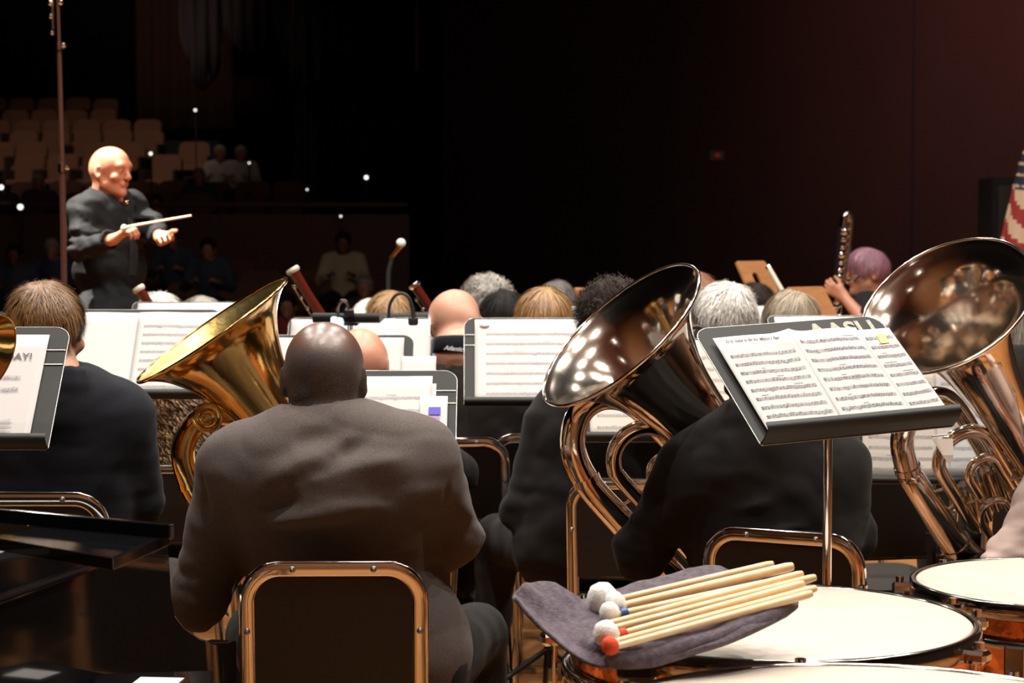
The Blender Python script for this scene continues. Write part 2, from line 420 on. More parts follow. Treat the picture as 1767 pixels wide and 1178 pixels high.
class Field:
    def __init__(s, xs, ys, zs):
        s.ax = [np.asarray(a, np.float32) for a in (xs, ys, zs)]
        s.f = np.full([len(a) for a in s.ax], .2, np.float32)
    def _view(s, lo, hi):
        sl = []
        for a, l, h in zip(s.ax, lo, hi):
            i = int(np.searchsorted(a, l)); j = int(np.searchsorted(a, h))
            if j <= i: return None, None
            sl.append(slice(i, j))
        g = [s.ax[0][sl[0]][:, None, None], s.ax[1][sl[1]][None, :, None], s.ax[2][sl[2]][None, None, :]]
        return tuple(sl), g
    def op(s, d, sl, k, mode):
        f = s.f[sl]
        if mode == 'u':
            h = np.maximum(k - np.abs(f - d), 0) / k; s.f[sl] = np.minimum(f, d) - h * h * k * .25
        else:
            d = -d; h = np.maximum(k - np.abs(f - d), 0) / k; s.f[sl] = np.maximum(f, d) + h * h * k * .25
    def cone(s, a, b, ra, rb, k=.02, mode='u'):
        a = np.array(a, float); b = np.array(b, float); m = max(ra, rb) + k + .04
        sl, g = s._view(np.minimum(a, b) - m, np.maximum(a, b) + m)
        if sl is None: return s
        ba = b - a; L = max(float(ba @ ba), 1e-9)
        px, py, pz = g[0] - a[0], g[1] - a[1], g[2] - a[2]
        t = np.clip((px * ba[0] + py * ba[1] + pz * ba[2]) / L, 0, 1)
        d = np.sqrt((px - t * ba[0]) ** 2 + (py - t * ba[1]) ** 2 + (pz - t * ba[2]) ** 2) - (ra + (rb - ra) * t)
        s.op(d.astype(np.float32), sl, k, mode); return s
    def chain(s, pts, rs, k=.02, mode='u'):
        for i in range(len(pts) - 1): s.cone(pts[i], pts[i + 1], rs[i], rs[i + 1], k, mode)
        return s
    def ell(s, c, r, k=.02, mode='u', R=None):
        c = np.array(c, float); r = np.array(r, float); m = r.max() + k + .04
        sl, g = s._view(c - m, c + m)
        if sl is None: return s
        p = [g[0] - c[0], g[1] - c[1], g[2] - c[2]]
        if R is not None:
            R = np.array(R); p = [R[0, i] * p[0] + R[1, i] * p[1] + R[2, i] * p[2] for i in range(3)]
        k0 = np.sqrt((p[0] / r[0]) ** 2 + (p[1] / r[1]) ** 2 + (p[2] / r[2]) ** 2)
        k1 = np.sqrt((p[0] / r[0] ** 2) ** 2 + (p[1] / r[1] ** 2) ** 2 + (p[2] / r[2] ** 2) ** 2) + 1e-6
        s.op((k0 * (k0 - 1) / k1).astype(np.float32), sl, k, mode); return s
    def half(s, p, n, k=.005):
        """cut away what lies on the side n points to"""
        n = np.array(n, float); n /= np.linalg.norm(n); p = np.array(p, float)
        d = -((s.ax[0][:, None, None] - p[0]) * n[0] + (s.ax[1][None, :, None] - p[1]) * n[1] + (s.ax[2][None, None, :] - p[2]) * n[2])
        s.op(d.astype(np.float32), (slice(None),) * 3, k, 's'); return s
    def disp(s, fn):
        band = np.argwhere(np.abs(s.f) < .03)
        if len(band) == 0: return s
        X, Y, Z = (s.ax[i][band[:, i]] for i in range(3))
        s.f[band[:, 0], band[:, 1], band[:, 2]] += fn(X, Y, Z).astype(np.float32); return s
    def mesh(s):
        f = s.f; f[0] = f[-1] = .2; f[:, 0] = f[:, -1] = .2; f[:, :, 0] = f[:, :, -1] = .2
        ins = (f < 0).astype(np.int8)
        n = [a - 1 for a in f.shape]
        cnt = np.zeros(n, np.int8)
        for dx in (0, 1):
            for dy in (0, 1):
                for dz in (0, 1): cnt += ins[dx:n[0] + dx, dy:n[1] + dy, dz:n[2] + dz]
        act = (cnt > 0) & (cnt < 8); idx = np.argwhere(act)
        pos = np.zeros((len(idx), 3)); c = np.zeros(len(idx))
        for ax in range(3):
            o = [a for a in range(3) if a != ax]
            for u in (0, 1):
                for v in (0, 1):
                    i0 = idx.copy(); i0[:, o[0]] += u; i0[:, o[1]] += v; i1 = i0.copy(); i1[:, ax] += 1
                    fa = f[i0[:, 0], i0[:, 1], i0[:, 2]]; fb = f[i1[:, 0], i1[:, 1], i1[:, 2]]
                    mk = (fa < 0) != (fb < 0); t = np.where(mk, fa / np.where(mk, fa - fb, 1), 0)
                    P = np.stack([s.ax[q][i0[:, q]] for q in range(3)], 1).astype(float)
                    P[:, ax] += t * (s.ax[ax][i1[:, ax]] - s.ax[ax][i0[:, ax]])
                    pos += P * mk[:, None]; c += mk
        pos /= np.maximum(c, 1)[:, None]
        ids = np.full(n, -1, np.int32); ids[act] = np.arange(len(idx))
        F_ = []
        for ax in range(3):
            a, b = [q for q in range(3) if q != ax]
            s0 = [slice(1, -1)] * 3; s0[ax] = slice(0, -1); s1 = list(s0); s1[ax] = slice(1, None)
            A = ins[tuple(s0)]; Bq = ins[tuple(s1)]
            e = np.argwhere(A != Bq); fl = A[e[:, 0], e[:, 1], e[:, 2]] > 0
            e[:, a] += 1; e[:, b] += 1
            q = []
            for (u, v) in ((-1, -1), (0, -1), (0, 0), (-1, 0)):
                g = e.copy(); g[:, a] += u; g[:, b] += v; q.append(ids[g[:, 0], g[:, 1], g[:, 2]])
            q = np.stack(q, 1)
            if ax == 1: fl = ~fl
            F_.append(np.where(fl[:, None], q, q[:, ::-1]))
        return pos, np.concatenate(F_)
def sdf_object(fld, name, m, parent, shade=None, smooth=1):
    V, Fc = fld.mesh() if isinstance(fld, Field) else fld
    if smooth and len(Fc):
        for _ in range(smooth):
            acc = np.zeros_like(V); cn = np.zeros(len(V))
            for k in range(4):
                a = Fc[:, k]; b = Fc[:, (k + 1) % 4]
                np.add.at(acc, a, V[b]); np.add.at(cn, a, 1); np.add.at(acc, b, V[a]); np.add.at(cn, b, 1)
            V = V * .5 + acc / np.maximum(cn, 1)[:, None] * .5
    me = bpy.data.meshes.new(name)
    me.vertices.add(len(V)); me.vertices.foreach_set('co', V.astype(np.float32).ravel())
    me.loops.add(len(Fc) * 4); me.loops.foreach_set('vertex_index', Fc.astype(np.int32).ravel())
    me.polygons.add(len(Fc)); me.polygons.foreach_set('loop_start', np.arange(0, len(Fc) * 4, 4, dtype=np.int32))
    me.update(calc_edges=True)
    me.polygons.foreach_set('use_smooth', np.ones(len(Fc), bool))
    me.materials.append(m)
    if shade is not None:
        a = me.attributes.new('shade', 'FLOAT', 'POINT'); a.data.foreach_set('value', shade(V).astype(np.float32))
    o = bpy.data.objects.new(name, me); COL.objects.link(o); o.parent = parent
    return o
def axis(lo, hi, h, fine=()):
    """grid coordinates, finer inside the given (lo, hi, step) spans"""
    out = [lo]; x = lo
    while x < hi:
        st = h
        for (a, b, q) in fine:
            if a - h <= x <= b: st = min(st, q)
        x += st; out.append(x)
    return out
# ------------------------------------------------------------------ people
SEAT = dict(head=(0, .075, 1.165), neck=(0, .0, 1.02), chest=(0, .03, .88), waist=(0, .02, .70), pelvis=(0, .0, .56),
            sh_l=(-.185, .01, .975), sh_r=(.185, .01, .975), el_l=(-.26, .12, .74), el_r=(.26, .12, .74),
            wr_l=(-.13, .34, .80), wr_r=(.13, .34, .80), hip_l=(-.1, .03, .55), hip_r=(.1, .03, .55),
            kn_l=(-.16, .46, .535), kn_r=(.16, .46, .535), an_l=(-.17, .46, .09), an_r=(.17, .46, .09))
STAND = dict(head=(0, .045, 1.64), neck=(0, .0, 1.49), chest=(0, .02, 1.33), waist=(0, .01, 1.12), pelvis=(0, .0, .97),
             sh_l=(-.185, .0, 1.44), sh_r=(.185, .0, 1.44), el_l=(-.24, .08, 1.16), el_r=(.24, .08, 1.16),
             wr_l=(-.13, .28, 1.22), wr_r=(.13, .28, 1.22), hip_l=(-.09, .0, .93), hip_r=(.09, .0, .93),
             kn_l=(-.1, .02, .5), kn_r=(.1, .02, .5), an_l=(-.11, -.01, .09), an_r=(.11, -.01, .09))
V3 = lambda v: np.array(v, float)
def unit(v):
    v = V3(v); return v / max(np.linalg.norm(v), 1e-9)
def head_rot(yaw=0, pitch=0, roll=0):
    """yaw > 0 turns the face to the person's left, pitch > 0 looks down"""
    return np.array((Euler((math.radians(-pitch), math.radians(roll), math.radians(yaw)), 'XYZ')).to_matrix())

def add_head(f, c, R, hw=1., jaw=1., ear=1.):
    P = lambda x, y, z: V3(c) + R @ V3((x, y, z))
    f.ell(P(0, -.008, .012), (.076 * hw, .095, .09), .03, R=R.T)
    f.ell(P(0, .03, .02), (.066 * hw, .062, .068), .03, R=R.T)
    f.ell(P(0, -.045, -.015), (.066 * hw, .05, .06), .03, R=R.T)
    f.ell(P(0, .04, -.055), (.055 * hw * jaw, .05, .05), .03, R=R.T)
    f.cone(P(-.045 * jaw, .01, -.075), P(0, .078, -.105), .024, .018, .025)
    f.cone(P(.045 * jaw, .01, -.075), P(0, .078, -.105), .024, .018, .025)
    f.cone(P(-.035, .083, .02), P(.035, .083, .02), .014, .014, .02)
    for sx in (-1, 1):
        f.ell(P(sx * .031, .098, -.004), (.016, .015, .012), .012, 's', R=R.T)
        f.ell(P(sx * .031, .083, -.004), (.0135, .0125, .0125), .004, R=R.T)
        f.ell(P(sx * .042, .068, -.035), (.022, .018, .018), .02, R=R.T)
    f.cone(P(0, .092, .004), P(0, .114, -.032), .008, .0115, .012)
    for sx in (-1, 1): f.ell(P(sx * .012, .103, -.036), (.008, .009, .007), .006, R=R.T)
    f.cone(P(-.018, .093, -.062), P(.018, .093, -.062), .007, .007, .008)
    f.cone(P(-.015, .091, -.072), P(.015, .091, -.072), .007, .007, .006)
    f.cone(P(-.02, .1, -.067), P(.02, .1, -.067), .002, .002, .004, 's')
    for sx in (-1, 1):
        a = math.radians(22) * sx
        Re = R @ np.array(((math.cos(a), -math.sin(a), 0), (math.sin(a), math.cos(a), 0), (0, 0, 1)))
        e = lambda x, y, z: P(sx * .073 * hw, -.012, -.018) + Re @ V3((sx * x, y, z))
        f.ell(e(.006, -.006, 0), (.0075 * ear, .021 * ear, .033 * ear), .008, R=Re.T)
        f.ell(e(.013, .001, .003), (.005, .012, .02), .004, 's', R=Re.T)
        f.ell(e(.004, 0, -.026), (.006, .009, .01), .008, R=Re.T)

def hand(f, wr, d, n, side, curl=.5, thumb=.5, sc=1., spread=.0):
    wr = V3(wr); d = unit(d); n = V3(n); n = unit(n - d * (n @ d)); t = np.cross(d, n) * side
    g = lambda a, b, c: wr + (d * a + t * b + n * c) * sc
    for b in (.024, .008, -.008, -.022):
        f.cone(g(-.005, b * .6, 0), g(.082 - abs(b - .008) * .3, b, 0), .014 * sc, .0115 * sc, .014)
    f.cone(g(.015, .018, .008), g(.045, .034, .012), .016 * sc, .012 * sc, .014)
    for q, (b, L) in enumerate(((.0275, .072), (.009, .080), (-.0095, .074), (-.027, .058))):
        p = g(.084 - abs(b - .008) * .3, b, 0); ang = 0.; cu = curl[q] if hasattr(curl, '__len__') else curl
        sp = spread * (b / .027)
        for j, (fr, w_) in enumerate(((.46, .9), (.31, 1.15), (.23, .8))):
            ang += cu * w_
            dd = d * math.cos(ang) + n * math.sin(ang) + t * sp * math.cos(ang)
            p2 = p + unit(dd) * L * fr * sc
            f.cone(p, p2, (.0090 - .0008 * j) * sc, (.0084 - .0009 * j) * sc, .004); p = p2
    p = g(.035, .032, .010)
    a0 = .9 - .5 * thumb
    for j, L in enumerate((.036, .030)):
        dd = d * math.cos(a0) + (t * (1 - .55 * thumb) + n * (.35 + .6 * thumb)) * math.sin(a0)
        p2 = p + unit(dd) * L * sc; f.cone(p, p2, (.0115 - .0015 * j) * sc, (.0098 - .0015 * j) * sc, .006); p = p2; a0 -= .35

def strands(V, c, n, L, wdt, crown, curl=0., curl_f=9, lift=.006, seg=5, wild=.35, down=.5, seed=1, axis_mode=False, keep=None):
    r = np.random.default_rng(seed)
    if keep is not None: V = V[keep(V)]
    p = V[r.integers(0, len(V), n)] + r.normal(size=(n, 3)) * .003
    cc = np.repeat(V3(c)[None], n, 0)
    if axis_mode: cc[:, 2] = np.minimum(p[:, 2], c[2])
    nn = p - cc; r0 = np.linalg.norm(nn, axis=1, keepdims=True); nn /= r0
    g = p - V3(crown); g /= np.linalg.norm(g, axis=1, keepdims=True) + 1e-6
    g = g + V3((0, 0, -down)) + r.normal(size=(n, 3)) * wild
    Ls = L * r.uniform(.6, 1.15, (n, 1)); ph = r.uniform(0, 6.28, (n, 1)); wv = wdt * r.uniform(.6, 1.3, (n, 1))
    vs = np.zeros((n, seg + 1, 2, 3)); P = p.copy()
    for k in range(seg + 1):
        if axis_mode: cc[:, 2] = np.minimum(P[:, 2], c[2])
        nn = P - cc; nn /= np.linalg.norm(nn, axis=1, keepdims=True)
        t = g - nn * (g * nn).sum(1, keepdims=True); t /= np.linalg.norm(t, axis=1, keepdims=True) + 1e-6
        sd = np.cross(nn, t)
        tw = 1 - .75 * k / seg
        off = 0
        if curl: off = (sd * np.sin(ph + k * curl_f / seg) + nn * np.cos(ph + k * curl_f / seg)) * curl
        q = P + off
        vs[:, k, 0] = q - sd * wv * tw; vs[:, k, 1] = q + sd * wv * tw
        P = P + t * Ls / seg
        nn2 = P - cc; nn2 /= np.linalg.norm(nn2, axis=1, keepdims=True)
        P = cc + nn2 * (r0 + lift * (k + 1) / seg * r.uniform(.2, 1.2, (n, 1)))
        g = g + r.normal(size=(n, 3)) * .08
    base = (np.arange(n) * (seg + 1) * 2)[:, None]
    F_ = []
    for k in range(seg): F_.append(base + np.array([[2 * k, 2 * k + 1, 2 * k + 3, 2 * k + 2]]))
    return vs.reshape(-1, 3), np.concatenate(F_), np.repeat(r.uniform(0, 1, n) ** 1.2, (seg + 1) * 2)

def hair_mesh(root, c, R, m, style='short', hw=1., n=1600, wdt=.0013, seed=1, thick=.012, h=.007):
    """hair shell with separate locks laid over it"""
    P = lambda x, y, z: V3(c) + R @ V3((x, y, z))
    lo = V3(c) - .2; hi = V3(c) + .2
    if style in ('long', 'curly_long'): lo[2] -= .32; lo[:2] -= .08; hi[:2] += .08
    if style == 'bob': lo[2] -= .05
    f = Field(axis(lo[0], hi[0], h), axis(lo[1], hi[1], h), axis(lo[2], hi[2], h))
    tk = thick
    f.ell(P(0, -.008, .014), (.076 * hw + tk, .095 + tk, .09 + tk), .03, R=R.T)
    f.ell(P(0, -.045, -.015), (.066 * hw + tk * .8, .05 + tk * .8, .062 + tk * .3), .03, R=R.T)
    f.ell(P(0, .035, .03), (.066 * hw + tk, .058 + tk, .066 + tk), .03, R=R.T)
    if style == 'bob':
        for sx in (-1, 1): f.cone(P(sx * .065, -.03, 0), P(sx * .075, -.01, -.10), .035, .03, .03)
        f.cone(P(0, -.06, 0), P(0, -.06, -.1), .06, .05, .04)
    if style in ('long', 'curly_long'):
        yb_ = -.17 if style == 'curly_long' else -.10
        for sx in (-1, -.35, .35, 1): f.chain([P(sx * .05, -.045, 0), P(sx * .075, (yb_ - .06) / 2, -.14), P(sx * .10, yb_, -.31)], [.05, .055, .058], .05)
    # leave the face free
    f.ell(P(0, .12, -.055), (.082 * hw, .085, .095), .02, 's', R=R.T)
    if style in ('short', 'curly', 'grey_short'):
        f.ell(P(0, .05, -.12), (.12, .09, .09), .02, 's', R=R.T)
        f.ell(P(0, -.04, -.155), (.12, .12, .075), .015, 's', R=R.T)
        for sx in (-1, 1): f.ell(P(sx * .098, .006, -.035), (.036, .040, .054), .01, 's', R=R.T)
    if style == 'fringe':
        f.ell(P(0, .01, .09), (.075, .1, .085), .02, 's', R=R.T)
        f.ell(P(0, .05, -.12), (.12, .09, .09), .02, 's', R=R.T)
        for sx in (-1, 1): f.ell(P(sx * .095, .0, -.035), (.03, .03, .04), .01, 's', R=R.T)
    am = {'curly': .008, 'curly_long': .012}.get(style, .004)
    f.disp(lambda X, Y, Z: wob(X, Y, Z, 55 if am > .005 else 38, seed) * am)
    V, Fc = f.mesh()
    sk = P(0, -.01, 0)
    crown = P(.01, -.05, .11)
    kw = dict(short=dict(L=.045, lift=.003, wild=.24, down=.4), grey_short=dict(L=.04, lift=.004, wild=.3, down=.35),
              curly=dict(L=.05, curl=.008, curl_f=8, lift=.008, wild=.6, down=.2), fringe=dict(L=.035, lift=.004, wild=.3, down=.4),
              bob=dict(L=.11, lift=.002, wild=.09, down=1.2, axis_mode=True, seg=7), long=dict(L=.2, lift=.004, wild=.12, down=1.6, axis_mode=True, seg=8),
              curly_long=dict(L=.12, curl=.015, curl_f=11, lift=.02, wild=.3, down=1.4, axis_mode=True, seg=12))[style]
    sv, sf, sh = strands(V, sk, n, wdt=wdt, crown=crown, seed=seed, **kw)
    allV = np.concatenate([V, sv]); allF = np.concatenate([Fc, sf + len(V)])
    shade = np.concatenate([np.full(len(V), .35), sh])
    me = bpy.data.meshes.new('hair')
    me.vertices.add(len(allV)); me.vertices.foreach_set('co', allV.astype(np.float32).ravel())
    me.loops.add(len(allF) * 4); me.loops.foreach_set('vertex_index', allF.astype(np.int32).ravel())
    me.polygons.add(len(allF)); me.polygons.foreach_set('loop_start', np.arange(0, len(allF) * 4, 4, dtype=np.int32))
    me.update(calc_edges=True); me.polygons.foreach_set('use_smooth', np.ones(len(allF), bool)); me.materials.append(m)
    a = me.attributes.new('shade', 'FLOAT', 'POINT'); a.data.foreach_set('value', shade.astype(np.float32))
    o = bpy.data.objects.new('hair', me); COL.objects.link(o); o.parent = root
    return o

def person_parts(root, J, skin, top='suit', top_mat=None, leg_mat=None, bulk=1., hd=.006, bd=.018, cd=.012, R=None, hw=1.,
                 crop=None, hands=None, ridges=(), fold=.0045, collar=True, jaw=1., ear=1., neck_r=.056, seed=3, sleeve=1., eyes=True, jack_fn=None, hand_h=.0045, collar_mat=None, nape=False, shirt_mat=None, skirt=0):
    R = np.eye(3) if R is None else R
    J = {k: V3(v) for k, v in J.items()}
    hc = J['head']; b = bulk
    hands = hands or {}
    pts = np.array(list(J.values())); lo = pts.min(0) - .17; hi = pts.max(0) + .17; lo[2] = max(lo[2], .0)
    fx = [(hc[0] - .105, hc[0] + .105, hd)]; fy = [(hc[1] - .125, hc[1] + .14, hd)]; fz = [(hc[2] - .15, hc[2] + .13, hd)]
    for s_ in ('l', 'r'):
        if s_ in hands:
            wv = J['wr_' + s_]; e = wv + unit(hands[s_]['d']) * .09
            for i, L_ in enumerate((fx, fy, fz)): L_.append((e[i] - .1, e[i] + .1, hand_h))
    f = Field(axis(lo[0], hi[0], bd, fx), axis(lo[1], hi[1], bd, fy), axis(lo[2], hi[2], bd, fz))
    add_head(f, hc, R, hw, jaw, ear)
    base = hc + R @ V3((0, -.022, -.06))
    f.cone(base, J['neck'], neck_r, neck_r * 1.12, .02)
    if nape:
        for zz in (-.092, -.118): f.cone(hc + R @ V3((-.03, -.088, zz)), hc + R @ V3((.03, -.088, zz)), .0035, .0035, .008, 's')
    f.cone(J['neck'], J['chest'], .066, .105, .05); f.cone(J['sh_l'], J['sh_r'], .05, .05, .05)
    f.ell(J['chest'], (.15, .10, .16), .05); f.cone(J['chest'], J['waist'], .12, .115, .05); f.cone(J['waist'], J['pelvis'], .115, .12, .05)
    for s_, sg in (('l', -1), ('r', 1)):
        f.cone(J['sh_' + s_], J['el_' + s_], .045, .038, .03); f.cone(J['el_' + s_], J['wr_' + s_], .038, .026, .02)
        h_ = hands.get(s_, dict(d=J['wr_' + s_] - J['el_' + s_], n=(-sg, 0, -.3), curl=.55))
        if s_ not in hands and bd > .01:   # hands nobody sees closely: built at the coarse step
            hand(f, J['wr_' + s_], h_['d'], h_['n'], sg, h_['curl'], sc=1.05)
        else:
            hand(f, J['wr_' + s_], h_['d'], h_['n'], sg, h_.get('curl', .5), h_.get('thumb', .5), spread=h_.get('spread', 0))
        f.cone(J['hip_' + s_], J['kn_' + s_], .072, .052, .03); f.cone(J['kn_' + s_], J['an_' + s_], .05, .036, .02)
        fd = unit(J['kn_' + s_] - J['hip_' + s_]) if abs(J['kn_' + s_][1] - J['hip_' + s_][1]) > .2 else V3((0, 1, 0))
        f.cone(J['an_' + s_], J['an_' + s_] + fd * .14 - V3((0, 0, .045)), .034, .026, .02)
    sh_fn = None
    if crop is not None:
        def sh_fn(V):
            q = (V - hc) @ R
            return crop(q)
    body = sdf_object(f, 'body', skin, root, sh_fn)
    # ---- eyes
    if eyes:
        for sx in (-1, 1):
            mb = MB(); mb.ball((0, 0, 0), .0112, 10); mb.cur = 1
            mb.ball((0, .0066, 0), .0062, 8, (1, .85, 1))
            mb.build('eye', [M['eye'], M['pupil']], root, Matrix.Translation(Vector(hc + R @ V3((sx * .031, .0835, -.004)))) @ Matrix(R.tolist()).to_4x4())
    # ---- upper garment
    tm = top_mat or M['suit_black']
    J2 = J; o_ = .018 if top == 'suit' else .009
    wl = min(J2['wr_l'][0], J2['wr_r'][0], J['el_l'][0], J['el_r'][0], J['sh_l'][0]) - .13
    pts = np.array([J[k] for k in ('neck', 'chest', 'pelvis', 'sh_l', 'sh_r', 'el_l', 'el_r', 'wr_l', 'wr_r')])
    lo = pts.min(0) - .19; hi = pts.max(0) + .19; lo[2] = J['pelvis'][2] - .14; hi[2] = J['neck'][2] + .12
    hi[2] = max(hi[2], J['wr_l'][2] + .08, J['wr_r'][2] + .08)
    g = Field(axis(lo[0], hi[0], cd), axis(lo[1], hi[1], cd), axis(lo[2], hi[2], cd))
    shm = (J['sh_l'] + J['sh_r']) / 2
    g.cone(J['sh_l'] * .82 + shm * .18, J['sh_r'] * .82 + shm * .18, .062 * b + o_, .062 * b + o_, .05)
    g.cone(J['neck'] - V3((0, 0, .035)), J['chest'], .075 + o_, .12 * b, .07)
    g.ell(J['chest'] * .75 + J['neck'] * .25, (.165 * b + o_, .105 * b + o_, .16), .06)
    g.ell(J['chest'] * .5 + J['waist'] * .5, (.155 * b + o_, .12 * b + o_, .17), .06)
    g.ell(J['waist'], (.15 * b + o_, .125 * b + o_, .14), .06)
    g.ell(J['pelvis'] + V3((0, 0, .01)), (.175 * b + o_, .14 * b + o_, .14), .06)
    for s_ in ('l', 'r'):
        S_, E_, W_ = J['sh_' + s_], J['el_' + s_], J['wr_' + s_]
        Wc = W_ + unit(E_ - W_) * (.02 if sleeve >= 1 else 0)
        if sleeve >= 1:
            g.cone(S_, E_, .060 * b + o_ * .5, .050 + o_ * .5, .045); g.cone(E_, Wc, .050 + o_ * .5, .036 + o_ * .4, .03)
        else:
            Em = S_ + (E_ - S_) * sleeve; g.cone(S_, Em, .058 * b + o_ * .5, .052 + o_ * .4, .04)
    for (p0, p1, wd, am) in ridges:   # pulled folds
        p0 = V3(p0); p1 = V3(p1)
        def rf(X, Y, Z, p0=p0, p1=p1, wd=wd, am=am):
            ba = p1 - p0; L_ = ba @ ba
            t = np.clip(((X - p0[0]) * ba[0] + (Y - p0[1]) * ba[1] + (Z - p0[2]) * ba[2]) / L_, 0, 1)
            d2 = (X - p0[0] - t * ba[0]) ** 2 + (Y - p0[1] - t * ba[1]) ** 2 * .25 + (Z - p0[2] - t * ba[2]) ** 2
            return -am * np.exp(-d2 / (wd * wd)) * np.sin(np.clip(t, .03, .97) * PI) ** .6
        g.disp(rf)
    def folds(X, Y, Z):
        a = wob(X, Y, Z * 1.5, 15, seed); c_ = 1 - 2 * np.abs(a)
        ed = np.minimum.reduce([np.sqrt((X - J['el_' + s_][0]) ** 2 + (Y - J['el_' + s_][1]) ** 2 + (Z - J['el_' + s_][2]) ** 2) for s_ in ('l', 'r')])
        e = np.exp(-(ed / .13) ** 2)
        return fold * (c_ * .8 + 1.6 * e * wob(X * .6, Y * .6, Z * 1.6, 42, seed + 1))
    g.disp(folds)
    nk = J['neck']; hb = base
    ax_ = unit(hb - nk)
    if top == 'suit':
        for k in range(14):   # collar stand, higher at the nape
            a0 = 2 * PI * k / 14; a1 = 2 * PI * (k + 1) / 14
            rr = .070 + neck_r - .056
            q = lambda a: nk + V3((math.cos(a) * rr, math.sin(a) * rr * (1.02 if math.sin(a) > 0 else .92) - .002, .036 - .030 * max(0, math.sin(a)) + .012 * max(0, -math.sin(a))))
            g.cone(q(a0), q(a1), .013, .013, .012); g.cone(q(a0) - V3((0, 0, .03)), q(a1) - V3((0, 0, .03)), .019, .019, .02)
        g.cone(nk - V3((0, 0, .03)), hb + ax_ * .1, neck_r + .003, neck_r + .024, .006, 's')
        for s_ in (-1, 1):    # open front down to the lapels
            g.cone(nk + V3((0, .1, .03)), nk + V3((0, .17, -.12)), .05, .02, .01, 's')
    else:
        g.cone(nk - V3((0, 0, .01)), hb + ax_ * .1, neck_r + .012, neck_r + .05, .006, 's')
    for s_ in ('l', 'r'):
        if sleeve >= 1:
            W_ = J['wr_' + s_]; dd = unit(W_ - J['el_' + s_])
            g.cone(W_ - dd * .012, W_ + dd * .14, .034, .075, .004, 's')
            g.cone(W_ + dd * .02, W_ + dd * .2, .06, .075, .004, 's')
    if skirt: g.ell(J['pelvis'] + V3((0, -.01, .02)), (.175 * b + skirt, .15 * b + o_, .22), .06)
    g.half((0, 0, J['pelvis'][2] - .09), (0, 0, -1))
    if jack_fn: jack_fn(g)
    jk = sdf_object(g, 'jacket' if top == 'suit' else 'shirt', tm, root)
    if top == 'suit':   # shirt front under the open jacket
        lo = J['chest'] - V3((.2, .2, .22)); hi = J['neck'] + V3((.2, .2, .03))
        g = Field(axis(lo[0], hi[0], .014), axis(lo[1], hi[1], .014), axis(lo[2], hi[2], .014))
        g.cone(J['neck'] - V3((0, 0, .03)) + V3((0, .015, 0)), J['chest'] + V3((0, .02, 0)), .08, .105 * b, .05); g.ell(J['chest'] * .75 + J['neck'] * .25 + V3((0, .02, 0)), (.14 * b, .098 * b, .15), .05)
        g.half(J['neck'] - V3((0, 0, .035)), (0, 0, 1))
        sdf_object(g, 'shirt', shirt_mat or M['white_shirt'], root)
    # ---- shirt collar
    if top == 'suit' and collar:
        mb = MB(); ring = []
        rr = .0615 + neck_r - .056
        for k in range(28):
            a = 2 * PI * k / 28
            z = .034 - .032 * max(0, math.sin(a)) + .010 * max(0, -math.sin(a))
            ring.append((a, z))
        for dz0, dz1, r0_, r1_ in ((-.02, .012, rr + .002, rr - .001), ):
            vs = []
            for (a, z) in ring:
                for (r_, dz) in ((r0_, dz0), (r1_, dz1), (r1_ - .003, dz1), (r0_ - .004, dz0)):
                    vs.append((nk[0] + math.cos(a) * r_, nk[1] + math.sin(a) * r_ * 1.02 - .004, nk[2] + z + dz))
            n_ = len(ring); fs = [(i * 4 + q, ((i + 1) % n_) * 4 + q, ((i + 1) % n_) * 4 + (q + 1) % 4, i * 4 + (q + 1) % 4) for i in range(n_) for q in range(4)]
            mb._add(vs, fs)
        mb.build('shirt_collar', collar_mat or M['white_shirt'], root)
    # ---- trousers and shoes
    pts = np.array([J[k] for k in ('pelvis', 'hip_l', 'hip_r', 'kn_l', 'kn_r', 'an_l', 'an_r')])
    lo = pts.min(0) - .18; hi = pts.max(0) + .16; lo[2] = -.06
    td = max(cd, .014)
    g = Field(axis(lo[0], hi[0], td), axis(lo[1], hi[1], td), axis(lo[2], hi[2], td))
    g.ell(J['pelvis'] - V3((0, 0, .02)), (.17 * b, .14 * b, .125), .04)
    for s_ in ('l', 'r'):
        g.cone(J['hip_' + s_], J['kn_' + s_], .094 * b, .068, .04); g.cone(J['kn_' + s_], J['an_' + s_] - V3((0, 0, .03)), .066, .06, .03)
    g.disp(lambda X, Y, Z: fold * 1.2 * wob(X, Y, Z, 22, seed + 5))
    for s_ in ('l', 'r'):
        g.half(J['an_' + s_] - V3((0, 0, .03)), (0, 0, -1))
    sdf_object(g, 'trousers', leg_mat or M['trouser'], root)
    for s_ in ('l', 'r'):
        A_ = J['an_' + s_]
        fd = V3((J['kn_' + s_][0] - J['hip_' + s_][0], J['kn_' + s_][1] - J['hip_' + s_][1], 0))
        fd = unit(fd) if np.linalg.norm(fd) > .2 else V3((0, 1, 0))
        C = A_ + fd * .05; C[2] = .05
        g = Field(axis(C[0] - .17, C[0] + .17, .012), axis(C[1] - .17, C[1] + .17, .012), axis(-.02, .17, .01))
        g.cone((A_[0], A_[1], .085), (A_[0], A_[1], .05), .048, .05, .03)
        e = A_ + fd * .16; g.cone((A_[0], A_[1], .042), (e[0], e[1], .035), .046, .036, .03)
        g.half((0, 0, .002), (0, 0, -1))
        sdf_object(g, 'shoe', M['shoe'], root)
    return J

